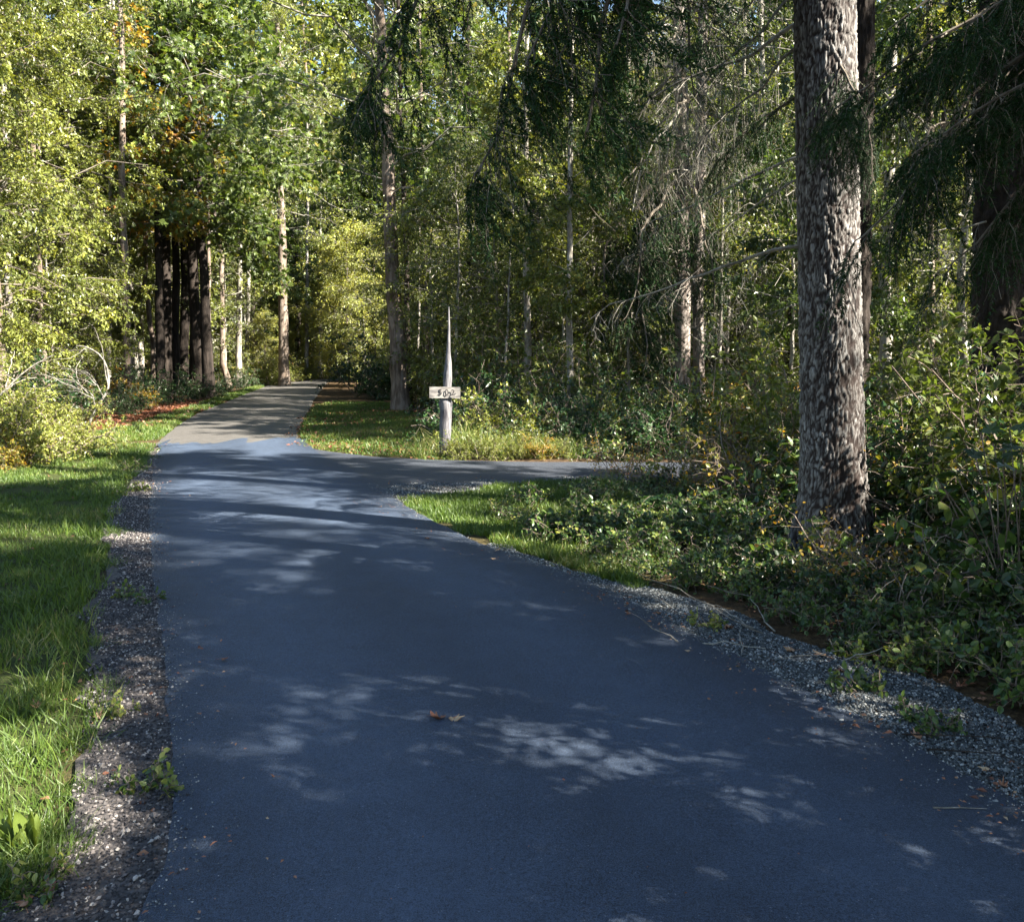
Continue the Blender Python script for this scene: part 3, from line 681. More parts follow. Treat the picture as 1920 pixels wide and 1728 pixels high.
# ------------------------------------------------------------------ the big fir by the road, real bark relief
def fir_trunk(name, base, topp, H, r0, r1, rows, fine_to, nu, seed, mat, flare=.5, cw=.026, ch=.10, depth=.012):
    """trunk from base toward topp (both world points); bark plates are geometry"""
    base = A_(base); axis_ = A_(topp)-base; axis_ = axis_/axis_[2]
    zf = np.linspace(-.25, fine_to, rows); zc = np.linspace(fine_to, H, 24)[1:]; z = np.concatenate([zf, zc])
    th = np.arange(nu)*2*math.pi/nu; TH, Z = np.meshgrid(th, z)
    fl = np.exp(-np.clip(Z, 0, 99)/.33)
    rad = (r0+(r1-r0)*np.clip(Z/H, 0, 1)) + flare*r0*fl*(1+.55*np.sin(TH*5+1.0)+.3*np.sin(TH*3+2))
    rad *= 1+.05*(vnoise(np.stack([np.cos(TH)*1.2+5, np.sin(TH)*1.2+5, Z*.8+5], -1), seed)-.5)
    U = TH/(2*math.pi); ncell = int(round(2*math.pi*r0/cw))
    wu = (fbm(np.stack([np.cos(TH)*3+9, np.sin(TH)*3+9, Z*5+20], -1), 4, seed)-.45)*4.2
    wz = (fbm(np.stack([np.cos(TH)*4+3, np.sin(TH)*4+3, Z*9+20], -1), 4, seed+5)-.45)*2.6
    cu = U*ncell+wu; cz = (Z+5)/ch+wz; iu = np.floor(cu).astype(int); iz = np.floor(cz).astype(int)
    f1 = np.full(cu.shape, 9.); f2 = f1.copy(); hid = 0*cu
    for a in (-1, 0, 1):
        for b in (-1, 0, 1):
            I = iu+a; J = iz+b; Iw = np.mod(I, ncell)
            px = I+hash3(Iw, J, 0*J, seed); pz = J+hash3(Iw, J, 0*J+1, seed); dd = np.hypot(cu-px, cz-pz); hv = hash3(Iw, J, 0*J+2, seed)
            m = dd < f1; f2 = np.where(m, f1, np.minimum(f2, dd)); hid = np.where(m, hv, hid); f1 = np.where(m, dd, f1)
    e = np.clip((f2-f1)/.42, 0, 1); plate = e*e*(3-2*e)
    c2u = U*max(5, int(ncell/2.4))+wu*.45; c2z = (Z+5)/(ch*2.6)+wz*.5; n2 = max(5, int(ncell/2.4)); i2 = np.floor(c2u).astype(int); j2 = np.floor(c2z).astype(int)
    g1 = np.full(cu.shape, 9.); g2 = g1.copy()
    for a in (-1, 0, 1):
        for b in (-1, 0, 1):
            I = i2+a; J = j2+b; Iw = np.mod(I, n2); dd = np.hypot(c2u-I-hash3(Iw, J, 0*J, seed+40), c2z-J-hash3(Iw, J, 0*J+1, seed+40))
            m = dd < g1; g2 = np.where(m, g1, np.minimum(g2, dd)); g1 = np.where(m, dd, g1)
    ridge = np.clip((g2-g1)/.22, 0, 1); plate = plate*(.25+.75*ridge); depth = depth*1.25
    fineN = fbm(np.stack([np.cos(TH)*r0*60+50, np.sin(TH)*r0*60+50, Z*26+50], -1), 4, seed+9)-.45
    soft_ = 1-.75*np.exp(-((Z-.75)/.6)**2)*(np.clip(np.cos(TH+1.3), 0, 1))       # rubbed, flaking zone low on the road side
    crk = 1-np.clip(np.abs(fbm(np.stack([np.cos(TH)*r0*55+30, np.sin(TH)*r0*55+30, Z*14+30], -1), 3, seed+21)-.45)/.05, 0, 1)
    plate = np.clip(plate-.55*crk*(plate > .4), 0, 1)
    rad = rad + depth*(plate*(.6+.6*hid)-.75)*(.35+.65*soft_) + fineN*.022
    X = base[0]+axis_[0]*Z+np.cos(TH)*rad; Y = base[1]+axis_[1]*Z+np.sin(TH)*rad
    V = np.stack([X-base[0], Y-base[1], Z], -1).reshape(-1, 3); idx = np.arange(len(z)*nu).reshape(len(z), nu)
    nxt = np.roll(idx, -1, 1); Fc = np.stack([idx[:-1], nxt[:-1], nxt[1:], idx[1:]], -1).reshape(-1, 4)
    tint = np.clip((plate-.12)*1.15+fineN*.8-(1-soft_)*.3, 0, 1).reshape(-1)
    return mesh(name, V, Fc, mat, tint=tint, smooth=True)

def place_fir(label, basepx, toppx, Y, r0, r1, name='fir_tree', rows=420, nu=200, seed=3, mat='bark_fir', **kw):
    b = G(*basepx) if Y is None else P(basepx[0], basepx[1], Y)[:2]
    z0 = gz1(*b); e = thing(name, label, 'tree', (b[0], b[1], z0))
    tp = P(toppx[0], toppx[1], b[1]); a = A_([tp[0]-b[0], 0, tp[2]-z0])
    m = fir_trunk('trunk', (0, 0, 0), a, kw.pop('H', 24), r0, r1, rows, 5.4, nu, seed, M[mat], **kw)
    part('trunk', m, e)
    return e, b, a/a[2]
bx = G(1563, 1050)
bigfir, bf, bfax = place_fir('large fir with grey bark at the right road edge, sunlit patches low on its trunk', (1563, 1050), (1546, 0), None, .232, .15)
# its neighbour close behind, shade put into its dark bark colour
fir2, f2b, f2ax = place_fir('dark slim fir trunk half hidden close behind the large fir', (1612, 600), (1612, 0), 8.3, .14, .11, rows=200, nu=90, seed=8, mat='bark_dark_shaded', cw=.05, ch=.14, depth=.02)
fir3, f3b, f3ax = place_fir('thick shaded fir trunk at the right edge rising out of the shrubs', (1885, 700), (1888, 0), 9.2, .27, .2, rows=240, nu=120, seed=12, mat='bark_dark_shaded', cw=.05, ch=.14, depth=.03)

# fir branches: axis, hanging side sprays, needles
def fir_branch(key, seed, Ln, nside, nsub, nned, ned, hang, droop, lmat, bare=.25, width=.36):
    r = np.random.default_rng(seed)
    ax = wobble_path(np.zeros((1, 3)), A_([[1., 0, .05]]), A_([Ln]), 14, r, .16, droop)
    t = np.sort(r.uniform(.08, 1, nside)); s = t*13; i = np.minimum(s.astype(int), 12); f = (s-i)[:, None]
    p = ax[0, i]+(ax[0, i+1]-ax[0, i])*f; tg = norm(ax[0, i+1]-ax[0, i]); sg = np.where(np.arange(nside) % 2, 1, -1)[:, None]
    side = norm(np.cross(tg, A_([0, 0, 1.])))*sg
    sl = Ln*width*(1.1-t*.8)*r.uniform(.6, 1.25, nside); sd_ = norm(side*.75+tg*.75+A_([0, 0, -hang*.5])+r.normal(size=side.shape)*.12)
    subs = wobble_path(p, sd_, sl, 7, r, .22, .45*hang+.1)
    p2, t2, tt2, o2 = sample_paths(subs, nsub, r, .1, 1); s3 = np.where(r.random(len(p2)) < .5, -1, 1)[:, None]
    d2 = norm(norm(np.cross(t2, A_([0, 0, 1.])))*s3*.6+t2*.6+A_([0, 0, -hang])+r.normal(size=p2.shape)*.15); l2 = (.10+.12*r.random(len(p2)))*(.6+hang)
    tw = wobble_path(p2, d2, l2, 4, r, .2, .3*hang)
    isbare = r.random(len(tw)) < bare; keepw = r.random(len(tw)) < (1 if not nned else .35)
    allp = np.concatenate([tw[~isbare]]); p3, t3, _, _ = sample_paths(allp, nned, r, 0, 1.02)
    p4, t4, _, _ = sample_paths(subs, int(nned*1.6), r, .3, 1.02)
    p3 = np.concatenate([p3, p4]); t3 = np.concatenate([t3, t4]); N = len(p3)
    ld = norm(t3*.75+rand_perp(t3, r)*.8); ln = norm(A_([0, 0, 1.])+r.normal(size=p3.shape)*.6)
    V, T = (np.zeros((3, 3)), A_([[0, 1, 2]])) if not nned else scatter(NED, NEDF, p3, ld, ln, np.stack([np.full(N, .0065), ned*r.uniform(.7, 1.2, N), np.ones(N)], -1))
    nm = mesh('needles', V, T, M[lmat], tint=np.repeat(np.clip(.5+r.normal(0, .2, max(N, 1)), 0, 1), 3)) if nned else None
    V, T = joinVT([tubes(ax, (.009+.006*Ln)*np.linspace(1, .2, 14)[None], 6), tubes(subs, .0035*np.linspace(1, .5, 7)[None], 3), tubes(tw[keepw], .0016, 3)])
    KIND[key] = [mesh('branch', V, T, M['wood_grey' if not nned else 'wood_brown'], tint=np.full(len(V), .7)), nm]
fir_branch('br1', 51, 2.6, 46, 12, 42, .028, .6, .35, 'needle')
fir_branch('br2', 52, 2.2, 42, 12, 42, .028, .4, .25, 'needle')
fir_branch('br3', 53, 1.6, 34, 11, 42, .026, .7, .5, 'needle', .3)
fir_branch('brl', 54, 2.4, 34, 8, 20, .03, 1.1, .45, 'needle_lit', .4)
fir_branch('dead1', 55, 2.4, 16, 4, 0, .02, .5, .15, 'needle', 1.0, .28)
fir_branch('dead2', 56, 2.0, 15, 5, 0, .02, 1.3, .3, 'needle', 1.0, .3)

def add_branch(parent, key, p0, p1, roll=0.0, needles=True, label=None):
    """branch copy from world point p0 toward p1, child of the tree it grows on"""
    p0 = Vector(p0); p1 = Vector(p1); d = p1-p0; ln = d.length
    me = KIND[key]; L0 = {'br1': 2.6, 'br2': 2.2, 'br3': 1.6, 'brl': 2.4, 'dead1': 2.4, 'dead2': 2.0}[key]
    drop = {'br1': .35, 'br2': .25, 'br3': .5, 'brl': .45, 'dead1': .15, 'dead2': .3}[key]
    d = d+Vector((0, 0, drop*ln*.8))
    x = d.normalized(); y = Vector((0, 0, 1)).cross(x).normalized(); z = x.cross(y)
    Rm = Matrix((x, y, z)).transposed()@Matrix.Rotation(roll, 3, 'X')
    inv = Vector(parent.location)
    b = part('branch', me[0], parent, p0-inv, Rm.to_euler(), ln/L0)
    if needles and me[1] is not None:
        part('needles', me[1], b)
    return b

# living branches of the big fir hang from above the frame; bare ones cross lower down
def axis_pt(base, ax, z): return (base[0]+ax[0]*z, base[1]+ax[1]*z, z)
def bb(e, base, ax, z0, px, py, Y, key, **kw): return add_branch(e, key, axis_pt(base, ax, z0), P(px, py, Y), **kw)
for z0, px, py, Y, key in [(7.2, 840, 275, 7.8, 'br1'), (6.6, 980, 90, 7.0, 'br1'), (7.8, 690, 130, 8.6, 'br1'), (7.6, 1090, 215, 6.3, 'br2'), (6.9, 1180, 60, 6.0, 'br2'), (6.2, 1240, 150, 7.6, 'brl'),
                           (7.4, 1000, 40, 9.0, 'br2'), (8.2, 880, 60, 7.2, 'br1'), (5.9, 1330, 60, 7.6, 'dead2')]:
    bb(bigfir, bf, bfax, z0, px, py, Y, key)
for z0, px, py, Y, key in [(4.75, 1330, 130, 7.8, 'dead1'), (4.3, 1300, 205, 7.4, 'dead2'), (3.5, 1340, 330, 7.9, 'br3'), (3.05, 1330, 480, 7.6, 'dead1'), (3.9, 1310, 300, 8.0, 'dead2'),
                           (3.75, 1640, 300, 6.2, 'br3'), (3.4, 1600, 320, 6.1, 'br3')]:
    bb(bigfir, bf, bfax, z0, px, py, Y, key)
for z0, px, py, Y, key in [(2.75, 1150, 640, 8.9, 'dead1'), (3.6, 1230, 470, 9.2, 'dead1'), (4.6, 1180, 250, 9.6, 'dead2'), (5.4, 1120, 100, 9.6, 'brl'), (2.2, 1420, 620, 8.6, 'dead1'), (4.1, 1790, 330, 9.2, 'dead2')]:
    bb(fir2, f2b, f2ax, z0, px, py, Y, key)
for z0, px, py, Y, key in [(3.8, 1680, 330, 8.2, 'br3'), (2.9, 1700, 470, 8.8, 'dead2')]:
    bb(fir3, f3b, f3ax, z0, px, py, Y, key)
# upper crowns (above the frame) for the near firs
def fir_top(e, ax, base, R, n, seed, H=23):
    r = np.random.default_rng(seed); Pp = np.stack([ax[0]*np.linspace(0, H, 20), ax[1]*np.linspace(0, H, 20), np.linspace(0, H, 20)], -1)
    for nm, me in crown_fir(r, Pp, H, base, R, n, M['needle'], M['wood_grey']): part(nm, me, e)
fir_top(bigfir, bfax, 8.2, 3.2, 20, 61); fir_top(fir2, f2ax, 8.5, 2.2, 20, 62); fir_top(fir3, f3ax, 9.0, 2.6, 26, 63)

# hemlock just outside the frame on the right, its sprays reach in front of the big fir
hem = thing('hemlock_tree', 'hemlock with soft drooping green sprays reaching in from the right edge', 'tree', (4.1, 4.7, gz1(4.1, 4.7)))
r_ = np.random.default_rng(71); tm, Pp = trunk_mesh('trunk', 17, .17, .05, M['bark_dark_shaded'], r_, .01); part('trunk', tm, hem)
for nm, me in crown_fir(r_, Pp, 17, 6.5, 2.4, 30, M['needle'], M['wood_grey']): part(nm, me, hem)
for z0, px, py, Y, key in [(4.0, 1590, 250, 5.2, 'br2'), (4.4, 1700, 90, 5.0, 'br2'), (3.6, 1650, 400, 5.3, 'br3'), (3.5, 1760, 330, 4.6, 'br2'), (3.0, 1800, 470, 5.0, 'br3'), (4.5, 1800, 20, 4.5, 'br1'),
                           (3.9, 1700, 210, 5.6, 'dead2'), (3.2, 1690, 130, 5.8, 'br3')]:
    add_branch(hem, key, (4.1, 4.7, z0), P(px, py, Y))

# ------------------------------------------------------------------ named trunks farther in
def own_tree(name, label, basepx, topx, width, mat, H=20, Y=None, crown=None, s=16, dead=0, group=None, seed=1, extra=None):
    """trunk drawn through its seen base and its seen lean; topx = px of the trunk at the picture's top"""
    b = P(*basepx, Y)[:2] if Y else G(*basepx); z0 = gz1(*b); r = np.random.default_rng(seed)
    rt = width/F*b[1]/2; tp = P(topx, 0, b[1]); sx = (tp[0]-b[0])/(tp[2]-z0)
    e = thing(name, label, 'tree', (b[0], b[1], z0), 0, group)
    k = 30; z = np.linspace(0, 1, k)**1.2*H-.15; rad = rt*(1.05-.65*z/H)+.4*rt*np.exp(-np.clip(z, 0, 99)/.4)
    Pp = np.stack([sx*z+np.cumsum(r.normal(0, .02, k)), np.cumsum(r.normal(0, .02, k)), z], -1)
    V, T = tubes(Pp[None], rad[None], s); cc = np.repeat(Pp, s, 0)
    V = cc+(V-cc)*(1+.3*(fbm(np.column_stack([V[:, :2]*7/max(rt*4, .3)+9, V[:, 2:]*1.6]), 3, seed)-.45))[:, None]
    part('trunk', mesh('trunk', V, T, M[mat], tint=np.full(len(V), .7), smooth=True), e)
    if crown:
        kind, base, R, n, lm = crown
        if kind == 'fir':
            for nm, me in crown_fir(r, Pp, H, base, R, n, M[lm], M['wood_grey']): part(nm, me, e)
        else:
            for nm, me in crown_broad(r, Pp, H, base, R, n, (MPL, MPLF) if kind == 'maple' else (LF2, LF2F), .23 if kind == 'maple' else .11, 5 if kind == 'maple' else 10, M[lm], M['wood_grey'], droop=.3, tw=.55): part(nm, me, e)
    if dead: part('dead_branches', dead_twigs(r, 1.2, 9, rt, dead, 2.0, M['wood_grey']), e)
    return e, b, (sx, 0)
twin, tb, tax = own_tree('fir_tree', 'left stem of the fir pair behind the side drive, with a dark drooping bough', (1280, 802), 1262, 30, 'bark_twin', crown=('fir', 6.5, 2.8, 55, 'needle'), dead=34, seed=81)
twin2, tb2, tax2 = own_tree('fir_tree', 'right, thinner stem of the fir pair behind the side drive', (1303, 800), 1320, 22, 'bark_twin', crown=('fir', 7.5, 2.2, 40, 'needle_lit'), dead=26, seed=82)
for z0, px, py, Y, key, rr in [(5.6, 1095, 600, 18.2, 'br3', 0), (5.2, 1150, 650, 18.0, 'br3', .3), (5.4, 1190, 560, 17.6, 'br3', -.2), (7.4, 1090, 330, 18.5, 'brl', 0), (6.2, 1110, 440, 18.6, 'brl', 0), (5.3, 1340, 560, 17.8, 'br3', 0), (8.2, 1150, 180, 18.0, 'brl', 0),
                             (8.6, 1400, 200, 18.6, 'brl', 0), (7.0, 1180, 380, 17.4, 'dead2', 0), (6.0, 1390, 330, 17.6, 'dead2', 0), (8.0, 1210, 90, 17.8, 'dead2', 0), (4.2, 1180, 520, 17.8, 'dead1', 0), (7.7, 1330, 100, 17.4, 'br3', 0), (6.9, 1240, 300, 17.0, 'brl', 0), (3.6, 1350, 640, 18.0, 'dead1', 0), (6.6, 1400, 420, 18.4, 'brl', 0)]:
    add_branch(twin, key, (tb[0], tb[1], z0), P(px, py, Y), rr)
own_tree('maple_tree', 'brown maple trunk leaning slightly left at the right edge of the far lawn', (754, 768), 712, 30, 'bark_mid', H=15, crown=('maple', 5.6, 5.0, 40, 'leaf_maple'), seed=83)
own_tree('alder_tree', 'thin dark stem right behind the leaning maple trunk', (772, 762), 756, 11, 'bark_dark_shaded', H=16, crown=('a', 6, 2, 16, 'leaf_mid'), seed=84)
own_tree('maple_tree', 'pale lit trunk standing on the left of the road where it bends away', (533, 702), 525, 19, 'bark_mid', H=18, Y=46, crown=('a', 8, 4.6, 44, 'leaf_yellow'), seed=85)
G4 = 'dark conifer trunks standing close together left of the road'
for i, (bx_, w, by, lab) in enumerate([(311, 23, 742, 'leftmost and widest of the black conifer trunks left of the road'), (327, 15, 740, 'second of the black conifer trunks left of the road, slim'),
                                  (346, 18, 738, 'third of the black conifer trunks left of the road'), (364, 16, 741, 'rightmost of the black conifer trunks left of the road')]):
    own_tree('conifer_tree', lab, (bx_, by), bx_+[-4, 2, 1, 2][i], w, 'bark_dark_shaded', H=22, crown=('fir', 9, 2.2, 30, 'needle'), group=G4, seed=86+i)  # near black bark colour stands in for the shade on these trunks
for i, (bx_, by, Y, w, tx, lab, mt) in enumerate([(447, 690, 46, 11, 440, 'sunlit slim alder trunk between the dark trunks and the bend', 'bark_alder'), (463, 690, 50, 8, 466, 'thinnest pale alder stem beside the bend, right of its twin', 'bark_alder'),
      (386, 690, 42, 8, 385, 'slim grey stem just right of the dark conifer trunks', 'bark_mid'), (238, 705, 30, 15, 232, 'shaded trunk between the dark conifers and the bare arching sapling', 'bark_mid'),
      (200, 700, 33, 9, 204, 'pale thin stem seen over the bare arching sapling', 'bark_alder'), (171, 700, 36, 8, 168, 'thin stem behind the lit shrub left of the road', 'bark_alder'), (12, 700, 24, 14, 8, 'pale trunk at the left edge of the picture', 'bark_alder'),
      (63, 700, 27, 10, 60, 'thin pale trunk among leaves near the left edge', 'bark_alder'), (1660, 640, 18, 22, 1655, 'pale bright alder trunk right of the large fir', 'bark_alder'), (1182, 700, 30, 14, 1176, 'lit pale stem left of the fir pair', 'bark_alder'),
      (948, 700, 24, 12, 955, 'dark slim trunk in the middle of the right wood', 'bark_mid'), (980, 700, 27, 12, 985, 'second slim trunk in the middle of the right wood, lit on its edge', 'bark_alder'),
      (1440, 690, 22, 12, 1430, 'pale trunk seen between the fir pair and the large fir', 'bark_alder'), (1385, 690, 26, 9, 1392, 'thin stem behind the bare branches left of the large fir', 'bark_alder'),
      (800, 700, 31, 8, 790, 'slender stem in the wood above the number post', 'bark_mid'), (1755, 690, 17, 12, 1760, 'slim grey trunk between the pale alder and the right edge fir', 'bark_mid'),
      (575, 705, 60, 7, 578, 'white stem at the far end of the road', 'bark_alder'), (600, 705, 64, 7, 602, 'second white stem at the far end of the road', 'bark_alder')]):
    own_tree('alder_tree', lab, (bx_, by), tx, w, mt, H=19, Y=Y, crown=('a', 9, 2.0, 14, 'leaf_mid'), seed=100+i, s=10)

SPOTS = [(60, 'at the left edge of the picture'), (200, 'behind the broom and the bare sapling'), (290, 'left of the black conifer trunks'), (400, 'around the black conifer trunks'), (520, 'between the black conifer trunks and the bend'),
         (640, 'in line with the bend of the road'), (735, 'just left of the brown maple trunk'), (800, 'beside the brown maple trunk'), (880, 'behind the number post'), (1080, 'right of the number post'), (1240, 'left of the fir pair'),
         (1340, 'behind the fir pair'), (1480, 'between the fir pair and the large fir'), (1640, 'behind the large fir'), (1760, 'just right of the large fir'), (1e9, 'near the right edge of the picture')]
LOOK = {'alder1': 'green leaved alder', 'alder2': 'yellow green alder', 'pole1': 'slim pale barked tree', 'pole2': 'thin yellowish leaved tree', 'leafy1': 'dense green broadleaf', 'leafy2': 'light yellow green broadleaf', 'leafy3': 'deep green broadleaf',
        'wall1': 'broad green tree', 'wall2': 'broad yellow green tree', 'fir1': 'tall fir', 'fir2': 'dark conifer', 'bush1': 'green bush', 'bush2': 'yellow green bush', 'bush3': 'dark bush', 'bush4': 'yellowing autumn bush', 'bramble': 'orange tinged bramble',
        'salal1': 'low glossy salal', 'salal2': 'very low salal', 'salal3': 'taller salal', 'fern1': 'fern', 'fern2': 'dark fern', 'tuft1': 'tall pale grass clump', 'tuft3': 'tallest pale grass clump', 'weed': 'small weed', 'young1': 'yellow green sapling', 'young2': 'green sapling', 'glow1': 'bright yellow sapling'}
def describe(key, x, y, s, lo, hi, tail=''):
    px = 960+x/max(y, .5)*F; w = next(t for lim, t in SPOTS if px < lim)
    f = (s-lo)/max(hi-lo, 1e-6); sz = 'small' if f < .33 else ('middling' if f < .67 else 'large')
    return (sz+' '+LOOK[key]+' '+w+tail).strip()
# ------------------------------------------------------------------ leafy trees by eye position, then the wood behind
def at(px, Y): return ((px-960)/F*Y*1.0, Y)
placed = []
def grow(key, name, label, cat, px, Y, s=1.0, group=None, **kw):
    x, y = at(px, Y); placed.append((x, y)); return plant(key, name, label, cat, x, y, None, s, group, **kw)
# front of the left wood: fine-leaved sunlit trees
for px, Y, k, s, lab in [(-50, 16.5, 'feather1', 1.0, 'bright yellow green fine leaved tree at the left edge behind the lawn'), (-150, 14, 'feather2', 1.0, 'fine leaved tree just off the left edge'),
                   (0, 21.5, 'feather1', .95, 'yellow green tree with low leafy boughs between left edge and dark conifer trunks'), (-10, 19, 'feather2', 1.05, 'taller sunlit fine leaved tree behind the broom shrub'),
                   (-60, 22, 'feather2', 1.2, 'tall light green tree at the far left'), (90, 26, 'feather2', 1.15, 'yellow green tree arching above the dark conifer trunks')]:
    grow(k, 'willow_tree', lab, 'tree', px, Y, s)
grow('maple1', 'maple_tree', 'big leaved maple hanging over the road with drooping pale green leaf fans', 'tree', 376, 35, 1.05)
grow('maple3', 'maple_tree', 'big leaved maple right of the road bend, green and dense', 'tree', 800, 56, .9)
grow('maple2', 'maple_tree', 'maple turning orange and yellow above the dark conifer trunks', 'tree', 306, 32.7, .95)
grow('maple1', 'maple_tree', 'dense maple crown closing the sky over the far road', 'tree', 560, 66, 1.1)
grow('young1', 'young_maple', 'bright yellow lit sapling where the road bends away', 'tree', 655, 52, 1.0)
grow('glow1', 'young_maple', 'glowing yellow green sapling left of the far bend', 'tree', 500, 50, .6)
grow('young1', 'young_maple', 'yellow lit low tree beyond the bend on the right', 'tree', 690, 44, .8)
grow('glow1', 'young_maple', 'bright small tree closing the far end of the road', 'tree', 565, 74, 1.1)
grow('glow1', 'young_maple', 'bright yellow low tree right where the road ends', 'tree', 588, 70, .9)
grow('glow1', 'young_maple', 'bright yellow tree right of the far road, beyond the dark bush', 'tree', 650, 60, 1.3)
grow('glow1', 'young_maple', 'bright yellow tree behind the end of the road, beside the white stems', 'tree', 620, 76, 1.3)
grow('young2', 'young_maple', 'pale leafy sapling at the far end of the road', 'tree', 640, 74, 1.0)
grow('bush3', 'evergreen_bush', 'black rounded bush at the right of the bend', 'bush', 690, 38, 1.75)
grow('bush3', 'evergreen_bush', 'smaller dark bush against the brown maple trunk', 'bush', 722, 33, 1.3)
for px, Y, s, k, lab in [(470, 88, 1.3, 'wall1', 'dense tree closing the sky above the left bend'), (560, 92, 1.4, 'wall2', 'tall pale green tree far behind the bend'), (640, 84, 1.3, 'wall1', 'dense tree closing the sky above the right of the bend'), (720, 80, 1.2, 'wall2', 'far yellow green tree above the brown maple trunk'),
                   (430, 62, 1.0, 'leafy2', 'yellow green tree beyond the orange maple'), (610, 96, 1.6, 'wall1', 'tallest distant tree behind the bend'), (1090, 56, 1.45, 'leafy3', 'tall tree filling the sky left of the fir pair'), (1190, 54, 1.4, 'leafy1', 'tall tree filling the sky behind the fir pair'), (1330, 56, 1.45, 'leafy2', 'tall light tree right of the fir pair'), (1440, 54, 1.4, 'leafy3', 'tall tree filling the sky left of the large fir'), (1700, 54, 1.4, 'leafy1', 'tall tree filling the sky right of the large fir'), (1830, 54, 1.4, 'leafy2', 'tall light tree high behind the right edge fir'), (780, 70, 1.7, 'wall1', 'very tall dense tree above the number post, left'), (880, 68, 1.7, 'wall1', 'very tall dense tree above the number post, right'),
                   (585, 80, 1.95, 'wall2', 'very tall light tree in line with the end of the road'), (645, 88, 2.0, 'wall1', 'very tall green tree just right of the end of the road')]:
    grow(k, 'broadleaf_tree', lab, 'tree', px, Y, s)
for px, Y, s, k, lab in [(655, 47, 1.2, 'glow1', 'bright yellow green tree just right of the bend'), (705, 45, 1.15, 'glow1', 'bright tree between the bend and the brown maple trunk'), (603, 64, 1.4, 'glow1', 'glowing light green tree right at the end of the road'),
                   (505, 60, .8, 'feather2', 'light green tree left of the road end'), (430, 45, 1.35, 'leafy2', 'tall yellow green tree left of the bend'), (760, 58, 1.45, 'leafy1', 'tall green tree behind the brown maple trunk'),
                   (480, 58, 1.4, 'leafy3', 'tall deep green tree left of the road end'), (850, 52, 1.4, 'leafy2', 'tall light tree above the number post'), (935, 54, 1.4, 'leafy1', 'tall green tree in the middle of the wood'), (1010, 50, 1.3, 'leafy2', 'tall light tree left of the fir pair')]:
    grow(k, 'broadleaf_tree', lab, 'tree', px, Y, s)
plant('maple1', 'maple_tree', 'big leaved maple on the left verge whose crown spreads over the old road', 'tree', *at(392, 33.6), 1.0, .95)
for px, Y, s, lab in [(1000, 27, .75, 'dark conifer in the middle of the right wood'), (880, 33, .85, 'dark conifer behind the number post'), (1110, 31, .8, 'dark conifer just left of the fir pair'), (1380, 30, .8, 'dark conifer between the fir pair and the large fir'), (1480, 24, .7, 'dark drooping conifer close behind the large fir'), (1740, 22, .65, 'dark conifer right of the large fir'), (1860, 28, .8, 'dark conifer behind the right edge fir')]:
    grow('fir2', 'conifer_tree', lab, 'tree', px, Y, s)
for px, Y, s in [(860, 22, .8), (930, 24, .9), (1060, 22, .8), (1110, 23, .9), (1230, 24, 1), (1330, 26, 1.1), (1420, 25, 1), (1530, 26, 1.1), (1680, 24, 1), (1780, 25, 1.1), (1900, 24, 1), (880, 36, 1.2), (1000, 36, 1.3), (1120, 38, 1.3), (1260, 36, 1.2), (1400, 36, 1.3), (1560, 38, 1.3), (1700, 36, 1.3), (1850, 36, 1.3), (820, 26, 1), (900, 30, 1.1), (1010, 24, 1.0), (1080, 28, 1.1), (1180, 25, .9), (1360, 23, 1), (1480, 20, .9), (1600, 23, 1.0), (1720, 20, .9), (1850, 17, .9), (760, 36, 1.1)]:
    k = random.choice(['young1', 'young2', 'young2'])
    grow(k, 'young_maple', describe(k, px-960, F, s, .7, 1.3, ', mid wood' if Y < 30 else ', deep in the wood'), 'tree', px, Y, s, 'leafy saplings in the right wood')
for px, Y, s in [(110, 26, 1), (20, 30, 1.1), (150, 31, .9), (430, 46, .9), (470, 56, 1), (330, 44, 1)]:
    k = random.choice(['young1', 'young2']); grow(k, 'young_maple', describe(k, px-960, F, s, .7, 1.3, ', mid wood' if Y < 30 else ', deep in the wood'), 'tree', px, Y, s, 'leafy saplings in the left wood')

def too_close(x, y, dmin):
    return any((x-a)**2+(y-b)**2 < dmin*dmin for a, b in placed[-400:])
CLEAR = [(285, 385, 33.5), (505, 560, 45), (725, 785, 26.5), (800, 870, 22), (1245, 1335, 19.5), (430, 480, 45), (560, 640, 62), (1640, 1685, 17.5)]
def blocked(x, y):
    px = 960+x/y*F
    if edgeR(y)-1 < x < edgeR(y)+(15 if y < 50 else 11) and 35 < y < 76: return True
    if y < 33.5 and abs(px-338) < 42+2.6*F/y: return True
    return any(a < px < b and y < Ym for a, b, Ym in CLEAR)
def fill(n, region, keys, name, label, group, smin, smax, dmin, rd, cat='tree', seed=5, cond=None):
    r = random.Random(seed); k = 0; tries = 0
    while k < n and tries < n*60:
        tries += 1
        x = r.uniform(region[0], region[1]); y = r.uniform(region[2], region[3])
        if cond and not cond(x, y): continue
        if (cat == 'tree' and blocked(x, y)) or road_d(A_([[x, y]]))[0] < rd or too_close(x, y, dmin): continue
        placed.append((x, y)); k += 1
        kk = r.choice(keys); top_ = max(q.co.z for q in KIND[kk][0][1].vertices[-12:])
        lim = (.42*y+3.5)/top_ if y < 60 else 9
        sc_ = r.uniform(smin, smax); plant(kk, name, describe(kk, x, y, sc_, smin, smax, ', far back' if y > 42 else (', nearer the front' if y < 24 else ', midway back')), cat, x, y, r.uniform(0, 6.28), min(lim if cat == 'tree' else 9, sc_)*(float(np.clip(.42+(x-edgeR(y)-3)/24, .5, 1)) if cat == 'tree' and x > edgeR(y) and y < 44 else 1), group, tilt=(r.gauss(0, .025), r.gauss(0, .025)))
rightwood = lambda x, y: x > edgeR(y)+3.0 and x/y < .61
leftwood = lambda x, y: x < edgeL(y)-3.2 and x/y > -.72
